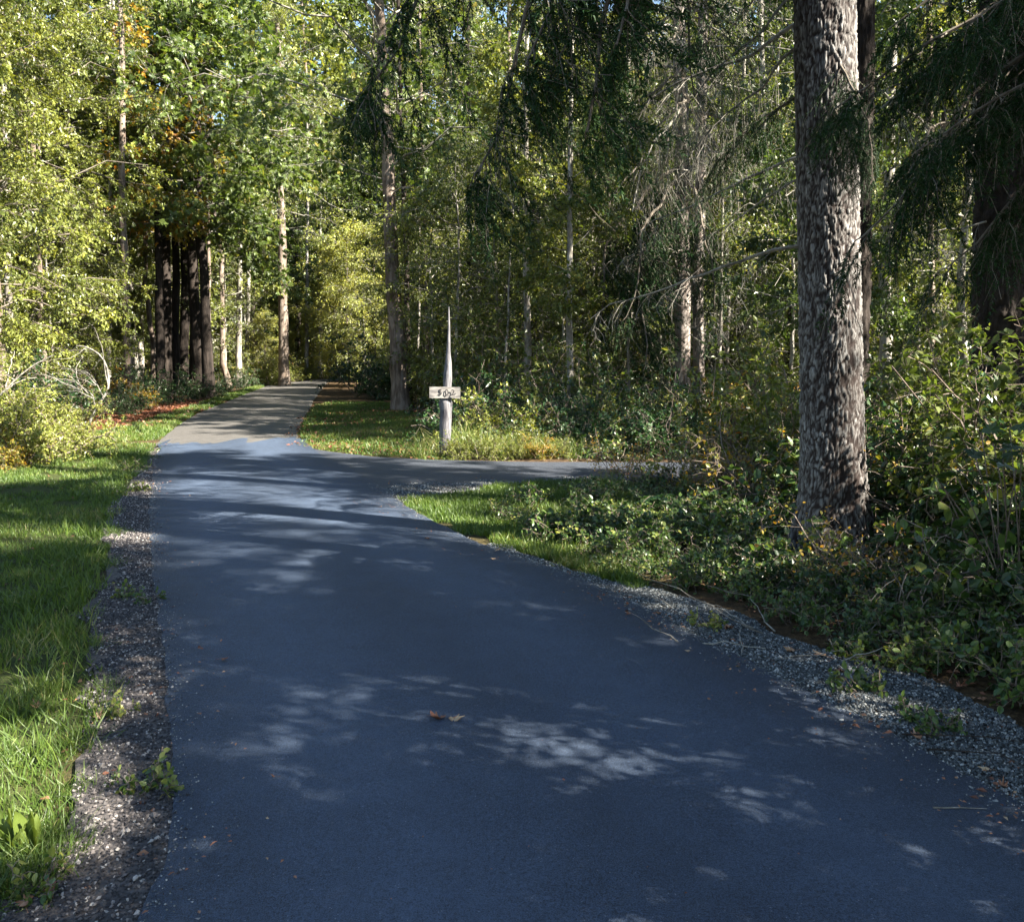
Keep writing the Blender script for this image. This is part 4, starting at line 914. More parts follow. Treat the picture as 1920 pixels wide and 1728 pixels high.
fill(38, (-4, 26, 19, 36), ['pole1', 'pole2', 'pole1', 'alder1'], 'alder_tree', 'slender forest tree in the right hand wood among many alike', 'slender trees of the right wood', .85, 1.15, 1.7, 2.5, cond=rightwood)
fill(14, (-4, 26, 22, 36), ['leafy1', 'leafy2', 'leafy3'], 'broadleaf_tree', 'leafy broadleaf tree in the right hand wood among many alike', 'leafy trees of the right wood', .75, 1.1, 2.2, 3.0, cond=rightwood)
fill(24, (-30, -6, 24, 42), ['leafy1', 'leafy2', 'leafy2'], 'broadleaf_tree', 'leafy broadleaf tree in the left hand wood among many alike', 'leafy trees of the left wood', .8, 1.1, 2.2, 3.5, cond=leftwood)
fill(40, (-50, 44, 42, 66), ['leafy1', 'leafy2', 'wall1', 'wall2'], 'broadleaf_tree', 'dense broadleaf tree deep in the wood', 'dense trees deep in the wood', .8, 1.1, 3.0, 3.5)
fill(50, (-8, 40, 34, 66), ['pole1', 'alder1', 'alder2', 'pole1'], 'forest_tree', 'tall tree deep in the right hand wood among many alike', 'deep trees of the right wood', .9, 1.2, 2.0, 3.5, cond=rightwood)
fill(18, (-30, -6, 21, 40), ['pole1', 'alder1', 'alder2', 'pole2'], 'alder_tree', 'slender forest tree in the left hand wood among many alike', 'slender trees of the left wood', .85, 1.15, 1.8, 4, cond=leftwood)
fill(30, (-58, -12, 38, 72), ['pole1', 'alder1', 'alder2', 'fir1'], 'forest_tree', 'tall tree deep in the left hand wood among many alike', 'deep trees of the left wood', .9, 1.2, 2.2, 3, cond=leftwood)
fill(90, (-78, 66, 70, 104), ['wall1', 'wall2', 'wall1', 'fir1'], 'forest_tree', 'tall distant tree closing the view behind the wood', 'distant trees behind the wood', 1.0, 1.5, 3.2, .5)
# brush in the woods
fill(60, (-4, 26, 14.5, 34), ['bush1', 'bush3', 'bush3', 'bush4', 'bush1'], 'wood_bush', 'leafy bush under the trees of the right hand wood', 'bushes under the right wood', .7, 1.35, .9, .9, 'bush', 6, lambda x, y: x > edgeR(y)+(3.2 if y > 15 else 9) and x/y < .66 and not (y < 16.5 and x < 3.6))
fill(40, (-8, 40, 34, 66), ['bush1', 'bush2', 'bush4'], 'wood_bush', 'distant leafy bush deep in the right hand wood', 'distant bushes in the right wood', 1.0, 1.7, 1.2, 1.0, 'bush', 7, lambda x, y: x > edgeR(y)+1.5 and x/y < .66)
fill(34, (-32, -7, 20, 40), ['bush1', 'bush3', 'bush3', 'bush4'], 'wood_bush', 'leafy bush under the trees of the left hand wood', 'bushes under the left wood', .7, 1.3, .9, 2.0, 'bush', 8, lambda x, y: x < edgeL(y)-2.2 and x/y > -.7)
fill(34, (-58, -12, 38, 80), ['bush1', 'bush2', 'bush4'], 'wood_bush', 'distant leafy bush deep in the left hand wood', 'distant bushes in the left wood', 1.0, 1.7, 1.3, .8, 'bush', 9, lambda x, y: x < edgeL(y)-1 and x/y > -.72)
fill(14, (-12, -2, 72, 80), ['bush2', 'bush1'], 'wood_bush', 'distant bush closing the far end of the road', 'bushes beyond the far end of the road', 1.1, 1.6, .9, 0, 'bush', 10)
# ferny dark brush at the foot of the conifer trunks
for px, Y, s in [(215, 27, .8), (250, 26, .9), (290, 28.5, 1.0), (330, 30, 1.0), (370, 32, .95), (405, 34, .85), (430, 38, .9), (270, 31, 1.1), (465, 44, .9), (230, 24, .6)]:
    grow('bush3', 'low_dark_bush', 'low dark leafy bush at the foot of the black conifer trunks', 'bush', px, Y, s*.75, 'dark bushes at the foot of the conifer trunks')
for px, Y in [(495, 47), (520, 50), (545, 53), (470, 50)]:
    grow('bush2', 'sunlit_bush', 'glowing yellow bush on the left verge near the bend', 'bush', px, Y, 1.15, 'yellow bushes on the left verge near the bend')

# left shrub: broom, with its bare arching sapling
for px, py, s, lab in [(60, 862, 1.0, 'feathery yellow green broom shrub nearest the lawn at the left edge'), (-30, 850, 1.1, 'feathery broom shrub cut by the left edge of the picture'), (120, 838, .72, 'smaller feathery shrub right of the big broom')]:
    x, y = G(px, py); plant('broom', 'broom_shrub', lab, 'shrub', x, y, None, s)
x, y = G(20, 875); plant('bush4', 'dry_shrub', 'low brownish dry shrub in front of the broom', 'shrub', x, y, None, .5)
def px_tube_thing(name, label, cat, Y, curves, mat, group=None):
    base = P(*curves[0][0][0], Y); e = thing(name, label, cat, (base[0], base[1], gz1(base[0], base[1])), 0, group); o = Vector(e.location)
    for nm, lst in (('stem', curves[:1]), ('twigs', curves[1:])):
        tb_ = []
        for pts_, r0, r1, dy in lst:
            q = A_([P(a, b, Y) for a, b in pts_]); n = 16; t = np.linspace(0, len(q)-1, n); cs = np.stack([np.interp(t, np.arange(len(q)), q[:, i]) for i in range(3)], -1)
            for _ in range(2): cs[1:-1] = (cs[:-2]+2*cs[1:-1]+cs[2:])/4
            cs[:, 1] += dy*np.linspace(0, 1, n)**1.5; cs += np.cumsum(rng.normal(size=cs.shape)*.006, 0)
            tb_.append(tubes((cs-A_(o))[None], np.linspace(r0, r1, n)[None], 6))
        if tb_:
            V, T = joinVT(tb_); part(nm, mesh(nm, V, T, mat, tint=np.full(len(V), .7), smooth=True), e)
    return e
tw_ = [([(158, 812), (172, 780), (180, 765), (196, 745), (203, 725), (200, 700), (188, 672), (165, 652), (130, 648)], .028, .010, .3),
       ([(180, 765), (172, 745), (150, 730), (120, 712), (96, 700)], .014, .005, .5), ([(176, 748), (160, 742), (155, 755), (160, 775)], .008, .003, .1),
       ([(203, 725), (199, 690), (200, 650), (194, 615)], .012, .005, -.3), ([(150, 730), (130, 735), (100, 728)], .007, .003, .3),
       ([(165, 738), (140, 715), (130, 690), (138, 668)], .008, .003, .4), ([(160, 652), (140, 668), (110, 676)], .006, .002, -.3),
       ([(188, 672), (170, 690), (150, 694)], .006, .002, .2), ([(196, 745), (180, 722), (165, 700), (140, 690), (110, 688)], .008, .003, .3)]
for k in range(16):
    a = random.choice([(172, 745), (150, 730), (180, 722), (165, 700), (140, 715)]); tw_.append(([a, (a[0]-random.uniform(10, 30), a[1]-random.uniform(-6, 22)), (a[0]-random.uniform(35, 75), a[1]-random.uniform(-16, 34))], .006, .002, random.uniform(-.5, .5)))
px_tube_thing('bare_sapling', 'bare grey sapling with an arching curved stem between the broom and the leaf litter', 'sapling', 15.6, tw_, M['wood_grey'])
tw_ = [([(-6, 750), (10, 725), (40, 690), (90, 662)], .02, .008, .2), ([(5, 735), (25, 715), (50, 705)], .01, .004, .3), ([(10, 725), (14, 690), (6, 660)], .01, .004, .3)]
px_tube_thing('bare_sapling', 'pale bent branch rising out of the broom at the left edge', 'sapling', 13.6, tw_, M['wood_grey'])

# ------------------------------------------------------------------ right bank undergrowth
BANK = A_([G(*q) for q in [(1000, 940), (1180, 885), (1330, 880), (1420, 905), (1920, 960), (2150, 960), (2350, 1480), (1930, 1340), (1760, 1270), (1600, 1215), (1450, 1165), (1330, 1112), (1230, 1090), (1120, 1050), (1050, 1000)]])
def bank_fill(n, poly, keys, name, label, group, smin, smax, dmin, seed, cat='shrub', cond=None):
    r = np.random.default_rng(seed); pts_ = in_poly(poly, n*12, r, 0); got = []
    for x, y in pts_:
        if len(got) >= n: break
        if cond and not cond(x, y): continue
        if any((x-a)**2+(y-b)**2 < dmin*dmin for a, b in got): continue
        if math.hypot(x-bf[0], (y-bf[1])*(.6 if y < bf[1] else 1)) < .5: continue
        got.append((x, y)); kk = keys[int(r.integers(len(keys)))]; sc_ = r.uniform(smin, smax); d_ = float(road_d(A_([[x, y]]))[0])
        px_ = 960+x/y*F; w_ = 'left of the large fir' if px_ < 1440 else ('at the foot of the large fir' if px_ < 1680 else 'right of the large fir')
        if y < 12: lb_ = ('small ' if sc_ < (smin+smax)/2 else 'large ')+LOOK[kk]+' '+w_+(', beside the gravel' if d_ < .9 else (', mid bank' if d_ < 1.8 else ', far up the bank'))
        else: lb_ = describe(kk, x, y, sc_, smin, smax, ', beside the side drive' if y < 14.8 else ', behind the side drive')
        plant(kk, name, lb_, cat, x, y, r.uniform(0, 6.28), sc_*(1 if n not in (120, 34) else float(np.clip(.55+.25*(x-edgeR(y)-.5), .5, 1)*(.6 if y > 8 and x < 3 else 1))), group)
near = lambda x, y: y < 7.5
bank_fill(120, BANK, ['salal1', 'salal2', 'salal1'], 'salal_shrub', 'low glossy green salal on the bank around the large fir', 'low salal on the right bank', .6, 1.05, .26, 201, cond=lambda x, y: x-edgeR(y) > .30+.035*max(0, 6-y) and x < edgeR(y)+3.2 and not (y > 8.3 and x < 1.5) and not (y > 10 and x < 3.2))
bank_fill(34, BANK, ['salal3'], 'tall_salal_shrub', 'taller leafy shrub on the bank behind and right of the large fir', 'tall shrubs on the right bank', .8, 1.4, .5, 202, cond=lambda x, y: x > 2.9 and not (y > 9.5 and x < 3.6))
DEEP = A_([(3.4, 6.4), (3.0, 8.2), (2.5, 9.6), (3.2, 10.6), (9.5, 11.2), (9.5, 3.8), (4.4, 3.6)])
bank_fill(46, DEEP, ['bush1', 'bush3', 'salal3', 'bush1', 'bramble'], 'bank_bush', 'bush in the thicket behind the large fir', 'bushes in the thicket behind the large fir', .55, .95, .6, 203, 'bush', cond=lambda x, y: (x > 2.6 or y > 9) and not (2.6 < x < 5 and 4.8 < y < 6.9))
for i, (px, Y, s, k) in enumerate([(1670, 8.2, .8, 'bush1'), (1730, 9.4, .85, 'bush2'), (1810, 8.4, .8, 'bush1'), (1890, 7.4, .8, 'bush1'), (1450, 10.4, 1.0, 'bush1'), (1370, 10.8, 1.05, 'bush2'), (1960, 6.6, 1.0, 'bush1'), (1770, 7.2, .9, 'bush3')]):
    x, y = at(px, Y); plant(k, 'tall_bush', ['tall leafy bush just right of the large fir', 'lit yellow green bush farther back right of the large fir', 'tall green bush between the large fir and the right edge fir', 'tall bush in front of the right edge fir', 'tall green bush left of the large fir', 'yellow green bush behind the brambles left of the large fir', 'tall bush cut by the right edge', 'dark bush below the right edge fir'][i], 'bush', x, y, None, s)
WEDGE2 = A_([(.35, 7.6), (-.2, 8.8), (.4, 10.2), (2.2, 10.9), (3.4, 10.6), (2.4, 8.0), (1.2, 6.6)])
bank_fill(36, WEDGE2, ['salal2', 'salal1', 'fern1', 'weed'], 'low_shrub', 'low green plant in the wedge between road and side drive', 'low plants in the wedge by the side drive', .4, .7, .3, 204, 'plant')
for px, py, s, k, lab in [(1165, 985, .8, 'fern1', 'arching fern in the wedge between the road and the side drive'), (1240, 1010, .8, 'fern2', 'dark fern left of the large fir'), (1310, 1000, .9, 'fern1', 'fern in deep shade left of the large fir'),
                   (1400, 1050, .7, 'fern1', 'small fern at the left foot of the large fir'), (1700, 1050, .8, 'fern2', 'fern at the right foot of the large fir'), (1820, 1090, .8, 'fern1', 'fern under the big leaved shrub at the right edge')]:
    x, y = G(px, py); plant(k, 'sword_fern', lab, 'fern', x, y, None, s)
for px, Y, s, k in [(1420, 9.2, 1.0, 'bramble'), (1360, 9.8, 1.1, 'bramble'), (1460, 8.4, .9, 'bramble'), (1760, 7.6, 1.0, 'bramble')]:
    x, y = at(px, Y); plant(k, 'bramble_bush', 'tangled brown and orange bramble in the shade left of the large fir' if px < 1600 else 'tangled bramble right of the large fir', 'bramble', x, y, None, s, 'brambles left of the large fir' if px < 1600 else None)
# far side of the side drive
FARSIDE = A_([(-.9, 14.0), (-1.3, 16), (-.9, 17.5), (4, 18.5), (7.5, 18), (7.5, 14.4), (3, 13.75), (0, 13.7)])
bank_fill(80, FARSIDE, ['bush3', 'salal1', 'salal3', 'bush2', 'fern1', 'salal3', 'bush3'], 'verge_shrub', 'leafy low shrub behind the side drive', 'low shrubs behind the side drive', .5, .95, .36, 205, cond=lambda x, y: y > 14.2 or x > 1)
bank_fill(40, A_([(-1.5, 13.9), (-1.2, 14.8), (1.2, 15), (1.6, 13.8), (0, 13.75)]), ['tuft1', 'tuft3', 'tuft1'], 'grass_clump', 'tall pale grass clump by the number post', 'tall grass clumps by the number post', .55, .95, .16, 206, 'grass', cond=lambda x, y: math.hypot(x+1.07, y-14.1) > .3)
bank_fill(16, A_([(-.9, 13.75), (-.9, 14.3), (.8, 14.3), (.8, 13.72)]), ['bush4', 'bush2'], 'weedy_shrub', 'small yellowing weed at the base of the number post', 'yellowing weeds by the number post', .22, .36, .16, 207, 'plant')
# things on the bank: large leaved shrub at the right edge; every leaf is a part
def big_leaf_shrub(label, x, y, spots, rs=5):
    e = thing('thimbleberry_shrub', label, 'shrub', (x, y, gz1(x, y))); r = random.Random(rs); me = KIND.setdefault('bigleaf', mesh('leaf', MPL*A_([1.25, .95, 1.4]), MPLF, M['salal'], tint=np.full(len(MPL), .35), smooth=False))
    st = []; o = Vector(e.location)
    for px, py, Y, s in spots:
        tip = Vector(P(px, py, Y))-o; st.append(np.linspace([r.uniform(-.1, .1), r.uniform(-.1, .1), 0], [tip.x, tip.y, tip.z], 6)+A_([[0, 0, .06*math.sin(i/5*3.14)] for i in range(6)]))
        part('leaf', me, e, tip, (r.uniform(-.1, .6), r.uniform(-.4, .4), r.uniform(0, 6.28)), s)
    V, T = tubes(A_(st), .004, 4); part('stems', mesh('stems', V, T, M['bark_mid'], tint=np.full(len(V), .7)), e)
bx_, by_ = at(1900, 5.3)
big_leaf_shrub('broad leaved thimbleberry with large dull green leaves at the right edge', bx_, by_, [(1840, 810, 5.3, .17), (1893, 802, 5.3, .18), (1862, 830, 5.2, .2), (1790, 885, 5.1, .22), (1755, 895, 5.1, .17), (1905, 880, 5.0, .22), (1880, 850, 5.0, .18), (1830, 860, 5.2, .16), (1915, 840, 4.9, .16), (1770, 915, 5.2, .14), (1870, 905, 5.3, .17)])
bx_, by_ = at(1730, 5.0)
big_leaf_shrub('broad leaved sapling low on the bank right of the large fir', bx_, by_, [(1700, 1075, 5.1, .14), (1725, 1095, 5.0, .14), (1690, 1110, 4.9, .12), (1760, 1060, 5.1, .13), (1745, 1120, 4.8, .12), (1665, 1060, 5.3, .11)], 8)
# fallen sticks around the fir foot
for i in range(60):
    px, py = random.uniform(1250, 1900), random.uniform(1020, 1240); x, y = G(px, py); a = random.uniform(0, 6.28); l = random.uniform(.2, .6)
    z = gz1(x, y); q = np.linspace([0, 0, .02], [l*math.cos(a), l*math.sin(a), random.uniform(.05, .3)], 8)+np.cumsum(rng.normal(0, .008, (8, 3)), 0)
    V, T = tubes(q[None], np.linspace(.005, .0015, 8)[None], 5)
    top('fallen_stick', mesh('fallen_stick', V, T, M['wood_grey'], tint=np.full(len(V), .7)), None, 'thin dead stick lying among the salal near the large fir', 'stick', 'dead sticks near the large fir', (x, y, z))
for pts_, lab in [([(1690, 1383), (1760, 1386), (1850, 1390), (1935, 1402)], 'long thin dark twig lying across the right gravel'), ([(1740, 1412), (1800, 1415), (1870, 1418), (1930, 1447)], 'second dark twig on the right gravel, nearest the asphalt'),
                  ([(1752, 1523), (1800, 1522), (1850, 1522)], 'pale dry stalk lying on the asphalt at the lower right')]:
    q = A_([[*G(a, b), .018] for a, b in pts_]); n = 14; t = np.linspace(0, len(q)-1, n); cs = np.stack([np.interp(t, np.arange(len(q)), q[:, i]) for i in range(3)], -1)
    cs += np.cumsum(rng.normal(0, .0015, cs.shape), 0)*A_([1, 1, .4]); V, T = tubes((cs-cs[0])[None], np.linspace(.0035, .0012, n)[None], 6)
    top('twig', mesh('twig', V, T, M['bark_dark_shaded'] if 'dark' in lab else M['wood_grey'], tint=np.full(len(V), .7)), None, lab, 'twig', None, tuple(cs[0]))

# left verge plants
for px, py, s, k, nm, lab in [(272, 1478, .95, 'weed', 'roadside_weed', 'small green weed with a tall stalk on the left gravel'), (215, 1468, .45, 'weed', 'roadside_weed', 'tiny round leaved seedling left of the stalked weed'), (238, 1120, .8, 'weed', 'roadside_weed', 'sunlit weed tuft on the gravel where a sun streak crosses'),
                      (270, 1130, .8, 'weed', 'roadside_weed', 'low yellow green weed touching the asphalt edge'), (195, 1340, .7, 'weed', 'roadside_weed', 'small weed beside the red brown leaf on the left gravel'), (225, 1340, .5, 'weed', 'roadside_weed', 'pale seedling on the left gravel above the sun patch'),
                      (262, 920, 1.2, 'weed', 'roadside_weed', 'leafy weed at the far end of the left gravel'), (255, 880, 1.3, 'weed', 'roadside_weed', 'leafy weed by the corner of the new asphalt'), (1000, 965, .9, 'weed', 'roadside_weed', 'pale lit weed in the grass wedge'), (935, 960, 1.0, 'weed', 'roadside_weed', 'bright leaved weed at the near side of the grass wedge'),
                      (1585, 1228, 1.0, 'weed', 'roadside_weed', 'leafy seedling at the edge of the right gravel'), (1620, 1290, 1.1, 'weed', 'roadside_weed', 'small plant standing out on the right gravel'), (1760, 1365, .9, 'weed', 'roadside_weed', 'bright seedling on the right gravel beside the dark twig'),
                      (1340, 1175, .9, 'weed', 'roadside_weed', 'low weed at the upper end of the right gravel'), (70, 1680, .8, 'weed', 'roadside_weed', 'round leaved weed at the lower left corner'), (1720, 1350, .8, 'weed', 'roadside_weed', 'low green weed on the right gravel')]:
    x, y = G(px, py); plant(k, nm, lab, 'weed', x, y, None, s)
for i, (px, py, s) in enumerate([(20, 1600, .8), (60, 1590, .95), (95, 1600, .8), (40, 1640, .9), (10, 1655, .9), (75, 1560, .7), (110, 1575, .6), (30, 1670, .75), (-30, 1600, 1), (-20, 1680, 1), (5, 1570, .8), (90, 1640, .6)]):
    x, y = G(px, py); plant('tuft2', 'grass_tuft', 'long bright grass tuft at the lower left corner', 'grass', x, y, None, s, 'long grass tufts at the lower left corner')
for px, py, s in [(205, 1060, .8), (195, 1290, .7), (150, 1400, .7), (130, 1480, .7), (40, 1080, .8), (60, 1330, .8), (180, 1210, .6), (110, 1180, .7), (90, 1290, .9), (20, 1420, .8), (215, 1000, .7), (30, 1130, 1.0), (0, 1330, .9)]:
    x, y = G(px, py); plant('tuft2', 'grass_tuft', 'longer grass tuft in the left lawn', 'grass', x, y, None, s, 'longer tufts in the left lawn')
def broad_weed(label, x, y, n, h, seed):
    e = thing('dock_plant', label, 'plant', (x, y, gz1(x, y))); r = random.Random(seed)
    t = np.linspace(0, 1, 9); w = np.sin(np.clip(t*.93+.07, 0, 1)*math.pi)**.7*.16+.006
    ctr = np.stack([0*t, t, .12*t**2], -1); wav = .02*np.sin(t*22)
    V = np.concatenate([ctr-np.stack([w, 0*t, -.05-wav], -1)*A_([1, 0, 1]), ctr, ctr+np.stack([w, 0*t, .05-wav], -1)*A_([1, 0, 1])]); n_ = 9
    Fc = [(i, n_+i, n_+i+1, i+1) for i in range(8)]+[(n_+i, 2*n_+i, 2*n_+i+1, n_+i+1) for i in range(8)]
    me = mesh('leaf', V, A_(Fc), M['grass'], tint=np.full(len(V), .78), smooth=True)
    for k in range(n):
        part('leaf', me, e, (r.uniform(-.01, .01), r.uniform(-.01, .01), 0), (r.uniform(.75, 1.5), r.uniform(-.2, .2), k*2.4+r.uniform(-.3, .3)), h*r.uniform(.6, 1.1))
for px, py, n, h, lab in [(58, 1592, 9, .17, 'bright green broad leaved dock plant standing in the grass at the lower left'), (22, 1585, 8, .15, 'broad leaved dock plant left of the tallest one at the lower left edge'), (-8, 1580, 7, .17, 'broad leaved dock plant cut by the left edge')]:
    x, y = G(px, py); broad_weed(lab, x, y, n, h, int(px+50))

# fallen leaves, each its own
def leaf_curl(seed, curl):
    r = np.random.default_rng(seed); n = 13; u = np.linspace(-1, 1, n); V = []; 
    sub = MPL.copy()
    # refine the maple outline into a rippled, curled sheet
    V = sub*A_([1, 1, 1]); V[:, 1] -= .3; rad = np.hypot(V[:, 0], V[:, 1])
    V[:, 2] = curl*rad**2+.07*np.sin(V[:, 0]*9+seed)+.05*np.cos(V[:, 1]*11+seed)
    V[:, 0] *= 1-.35*curl*rad; V[:, 2] -= V[:, 2].min()
    T = MPLF; under = V.copy(); under[:, 2] -= .012
    stem = tubes(np.linspace([0, -.28, V[1, 2]*.3], [.05, -.75, .04], 4)[None], .014, 4)
    return joinVT([(V, T), (under, T[:, ::-1]), stem])
for i in range(5):
    V, T = leaf_curl(i, [.9, .3, 1.2, .5, .75][i]); KIND['fl%d' % i] = mesh('fallen_leaf', V, T, M['fallen'], tint=np.clip(.55+.25*np.sin(np.arange(len(V))), 0, 1))
def fallen(px, py, s, k, lab, rz=None, tilt=0, z=None):
    x, y = G(px, py); zz_ = max(gz1(x, y), .018 if road_d(A_([[x, y]]))[0] < 0 else .004) if z is None else z
    top('fallen_leaf', KIND['fl%d' % k], None, lab, 'leaf', None, (x, y, zz_+.004), (tilt, random.uniform(-.15, .15), random.uniform(0, 6.28) if rz is None else rz), s)
fallen(824, 1357, .10, 4, 'curled brown leaf lying in the middle of the asphalt', 1.9); fallen(851, 1360, .08, 3, 'smaller curled brown leaf touching the one in the middle of the asphalt', 4.9)
for a in [(418, 1244, .055, 1, 'dark flat leaf on the left part of the asphalt'), (515, 1466, .03, 2, 'tiny black curled leaf on the asphalt at the lower left'), (1290, 1228, .04, 1, 'small orange leaf on the asphalt near the right edge'),
          (1235, 1152, .06, 0, 'brown leaf on the right gravel at the asphalt edge'), (1180, 1157, .05, 1, 'orange leaf on the right edge of the asphalt'), (1880, 1478, .06, 2, 'pale curled leaf on the right gravel at the lower right'),
          (1848, 1446, .05, 1, 'tan leaf on the gravel above the pale curled leaf'), (183, 1350, .08, 2, 'red brown curled leaf on the left gravel'), (70, 1328, .075, 0, 'long rusty leaf lying in the left lawn'),
          (95, 1674, .065, 0, 'reddish leaf on the gravel at the lower left'), (48, 1700, .07, 1, 'red brown leaf at the lower left corner'), (926, 1053, .05, 1, 'pale leaf on the asphalt near the right edge, small'), (932, 1037, .06, 0, 'pale leaf at the point where the right gravel begins'),
          (802, 1014, .06, 1, 'reddish leaf on the asphalt below the grass wedge'), (1365, 1180, .09, 2, 'red leaf among weeds at the upper end of the right gravel'), (1470, 1160, .10, 0, 'tan curled leaf under the salal'), (1482, 1222, .08, 0, 'pale curled leaf beside the sun streak on the right gravel'),
          (1540, 1232, .09, 1, 'brown leaf beside the right gravel sun streak'), (1640, 1235, .1, 0, 'rust leaf under the salal edge'), (1660, 1248, .09, 2, 'second rust leaf under the salal edge'), (1905, 1232, .1, 1, 'red leaf in the shrubs at the right edge'),
          (1575, 1262, .07, 2, 'dark red leaf below the seedling on the right gravel'), (1800, 1290, .08, 0, 'tan leaf at the foot of the right bank'), (1720, 1385, .07, 0, 'leaf lying on the dark twig on the right gravel'), (1005, 990, .09, 1, 'brown leaf in the grass wedge')]:
    fallen(*a)
# litter too dense to count
def litter(name, polys, s0, s1, label, tm):
    p = np.concatenate([in_poly(q, n, wobble=.3) for q, n in polys]); N = len(p); z = np.maximum(gz(p[:, 0], p[:, 1]), -.01)+.012; z = np.where(road_d(p) < .02, .03, z)
    V, T = scatter(LF2, LF2F, np.column_stack([p, z]), rng.normal(size=(N, 3))*A_([1, 1, .15]), A_([0, 0, 1.])+rng.normal(size=(N, 3))*.35, rng.uniform(s0, s1, N))
    o = top(name, mesh(name, V, T, M['fallen'], tint=np.repeat(np.clip(tm+rng.normal(0, .2, N), 0, 1), 4)), 'stuff'); o['label'] = label; o['category'] = 'leaves'
litter('leaf_litter', [(LITTER, 9000), (A_([(-12, 17), (-16, 30), (-12, 32), (-9, 22)]), 5000)], .05, .11, 'red brown leaf litter under the trees left of the road', .3)
litter('leaf_litter', [(RLAWN, 3500), (A_([(-4.6, 20), (-4.8, 26), (-2.6, 27), (-2.4, 22)]), 3500)], .05, .1, 'scattered brown leaves on the grass right of the far road', .55)
litter('leaf_litter', [(BANK, 7000), (DEEP, 4000), (RSH, 520), (LSH, 320), (NOSE, 120)], .012, .04, 'brown leaf litter under the right bank shrubs', .4)

REDGE = A_([(edgeR(y)+.03, y) for y in np.arange(2, 9.6, .4)]+[(edgeR(y)-.42, y) for y in np.arange(9.6, 2, -.4)])
litter('leaf_crumbs', [(REDGE, 420), (A_([(edgeL(y)-.02, y) for y in np.arange(2, 12, .5)]+[(edgeL(y)+.25, y) for y in np.arange(12, 2, -.5)]), 160)], .006, .02, 'brown crumbs of leaf and needle on the asphalt edges', .5)
litter('leaf_crumbs', [(A_([(-1, 2), (2, 2), (1, 5), (-1.5, 12), (-3.5, 12)]), 130)], .004, .013, 'scattered brown crumbs on the open asphalt', .6)
litter('leaf_litter', [(LAWN, 650)], .02, .05, 'small dry leaves scattered in the left lawn', .6)
bank_fill(20, BANK, ['fern1', 'fern2'], 'sword_fern', 'fern', 'ferns on the right bank', .45, .85, .5, 211, 'fern', cond=lambda x, y: x-edgeR(y) > .8)
bank_fill(22, BANK, ['tuft1'], 'dry_grass_clump', 'grass', 'dry grass clumps on the right bank', .3, .6, .4, 212, 'grass', cond=lambda x, y: x-edgeR(y) > .4)
bank_fill(9, BANK, ['bramble'], 'bramble_bush', 'bramble', 'brambles on the right bank', .4, .65, .7, 213, 'bramble', cond=lambda x, y: x-edgeR(y) > 1.0)

# ------------------------------------------------------------------ number post
sx_, sy_ = G(835, 852); sgn = thing('number_post', 'weathered grey pointed post with a flaking white house number board', 'sign', (sx_, sy_, 0))
zz_ = lambda py: P(835, py, sy_)[2]; xx_ = lambda px: P(px, 740, sy_)[0]-sx_
prof = [(855, 834, 21), (830, 834, 20), (800, 834, 19), (775, 836, 19), (755, 836, 20), (748, 837, 17), (735, 839, 14), (720, 839, 14), (700, 840, 13), (680, 841, 10.5), (665, 841, 7.5), (650, 842, 6), (620, 843, 4), (595, 843, 3), (575, 843, 1.5)]
Pp = A_([[xx_(cx), 0, zz_(py)] for py, cx, w in prof]); rad = A_([w*1.18/F*sy_/2 for *_, w in prof])
t = np.linspace(0, len(prof)-1, 60); Pp = np.stack([np.interp(t, np.arange(len(prof)), Pp[:, i]) for i in range(3)], -1); rad = np.interp(t, np.arange(len(prof)), rad)
Pp[:, 0] += .003*np.sin(np.arange(60)*.21); V, T = tubes(Pp[None], rad[None], 14); cc = np.repeat(Pp, 14, 0)
V = cc+(V-cc)*(1+.16*(fbm(np.column_stack([V[:, :2]*22+9, V[:, 2:]*2.2]), 3, 5)-.45)+.5*(fbm(np.column_stack([V[:, :2]*60+9, V[:, 2:]*5]), 3, 6)-.45))[:, None]
part('post', mesh('post', V, T, M['post'], tint=np.full(len(V), .7), smooth=True), sgn)
bw = (863-806)/F*sy_; bh = (746-725)/F*sy_; bz = zz_(735.5); bxc = xx_(835)
n = 40; u = np.linspace(-.5, .5, n); topz = bh/2+.006*(fbm(np.stack([u*9+5, 0*u, 0*u], -1), 3, 3)-.45); botz = -bh/2-.012*(.5-u)*0+.008*(fbm(np.stack([u*7+15, 0*u, 0*u], -1), 3, 4)-.45)
warp = .012*np.sin(u*4); ring = []
for i in range(n):
    ring.append([[u[i]*bw, warp[i]-.012, botz[i]], [u[i]*bw, warp[i]-.012, topz[i]], [u[i]*bw, warp[i]+.012, topz[i]], [u[i]*bw, warp[i]+.012, botz[i]]])
V = A_(ring).reshape(-1, 3); Fc = []
for i in range(n-1):
    for k in range(4): a = i*4+k; b = i*4+(k+1) % 4; Fc.append((a, b, b+4, a+4))
Fc += [(0, 3, 2, 1), ((n-1)*4, (n-1)*4+1, (n-1)*4+2, (n-1)*4+3)]
rmax = .10
bd = part('board', mesh('board', V, A_(Fc)[:, ::-1], M['board']), sgn, (bxc, -rmax, bz), (0, math.radians(1.2), 0))
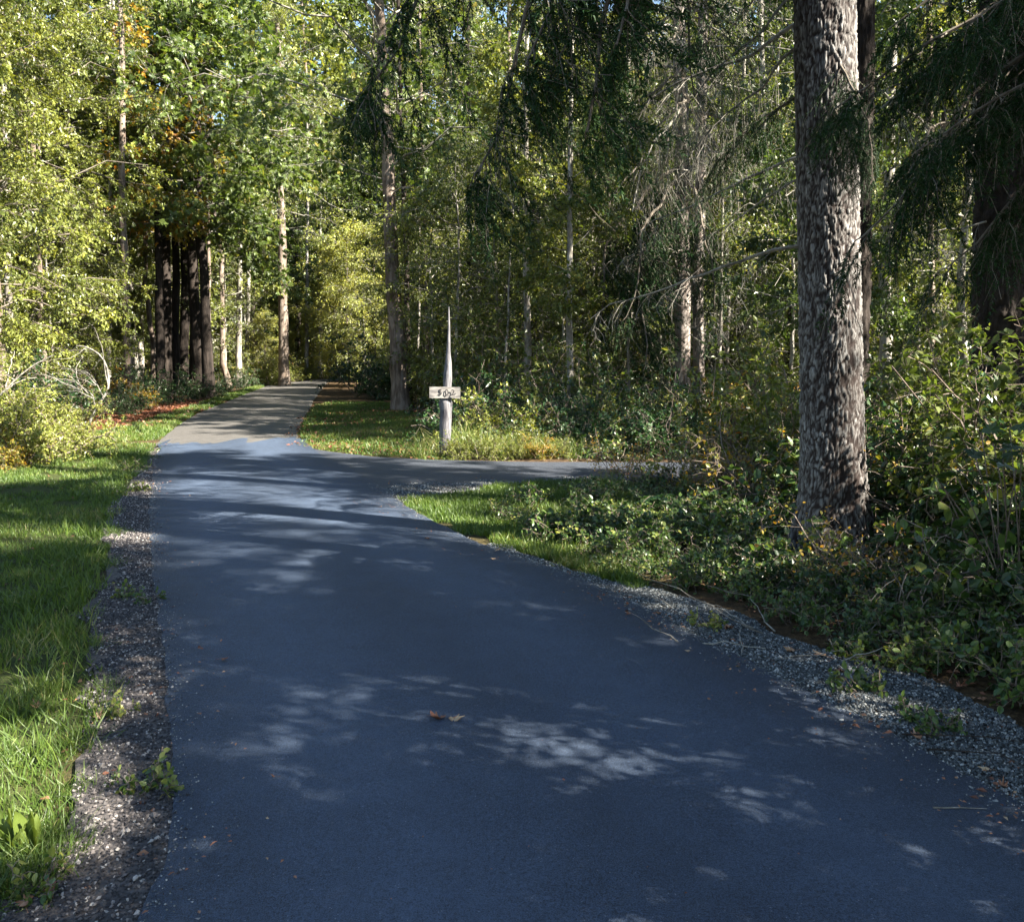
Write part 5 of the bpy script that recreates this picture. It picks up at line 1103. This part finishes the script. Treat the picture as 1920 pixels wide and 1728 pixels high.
def digit(ch, dx, size):
    cu = bpy.data.curves.new('digit', 'FONT'); cu.body = ch; cu.size = size; cu.extrude = .002; cu.offset = .0012; cu.align_x = 'CENTER'; cu.align_y = 'CENTER'; cu.materials.append(M['digit'])
    to = bpy.data.objects.new('digit_text', cu); C.objects.link(to); bpy.context.view_layer.update()
    dm = bpy.data.meshes.new_from_object(to); bpy.data.objects.remove(to); o = bpy.data.objects.new('digit', dm); C.objects.link(o); o.parent = bd; o.location = (dx, -.027, 0); o.rotation_euler = (math.pi/2, 0, 0)
for ch, px in (('5', 826.5), ('0', 838.5), ('2', 850)): digit(ch, xx_(px)-bxc, .13)
nv = tubes(A_([[[0, 0, 0], [0, -.01, 0]]]), .007, 8)
for px in (858.5,):
    part('nail', mesh('nail', *nv, M['digit']), bd, (xx_(px)-bxc, -.014, .02))

# ------------------------------------------------------------------ trees around and behind the viewer (they cast the foreground shade)
for i, (x, y, k, s) in enumerate([(6.2, -2.5, 'alder1', .75), (7.5, 1.5, 'alder1', .6), (9.8, -.6, 'alder1', .85), (7.9, 7.6, 'alder2', .65), (11, 6.4, 'alder2', .8), (12.5, 0, 'alder2', 1.0), (10.6, .3, 'alder1', .75), (9.8, 5.1, 'fir2', .72), (4.7, 1.0, 'young2', .68), (5.7, .1, 'leafy3', .43), (1.2, 17.6, 'alder1', .6), (.3, 19.6, 'alder2', .6), (10.8, 10.6, 'fir2', .8), (13.5, -9.5, 'maple1', 1.4), (9, -11, 'fir2', 1.1),
                  (5.3, 14.9, 'leafy3', .7), (7.7, 15.3, 'leafy1', .8), (9.4, 12.6, 'alder1', .8), (4.6, -6.0, 'fir2', .8), (-6.5, -9, 'alder2', 1.0), (-9, -2, 'alder1', .9), (1.0, -16.5, 'fir2', 1.2), (-5, -18, 'maple1', 1.3), (3.5, 2.3, 'young1', .92), (3.6, .9, 'young2', .5)]):
    if y > 12: plant(k, 'broadleaf_tree', 'slender leafy tree growing behind the side drive, near the right edge of the wood', 'tree', x, y, i*1.7, s, 'slender leafy trees just behind the side drive')
    else: plant(k, 'roadside_tree', 'tall tree beside the viewpoint that shades the near road', 'tree', x, y, i*1.7, s, 'trees beside the viewpoint')

# look-alikes that share a label share a group
_by = {}
for o in list(C.objects):
    if o.parent is None and o.get('label') and o.get('category'): _by.setdefault(o['label'], []).append(o)
for lb, os_ in _by.items():
    if len(os_) > 1:
        g_ = next((o['group'] for o in os_ if o.get('group')), lb)
        for o in os_: o['group'] = g_
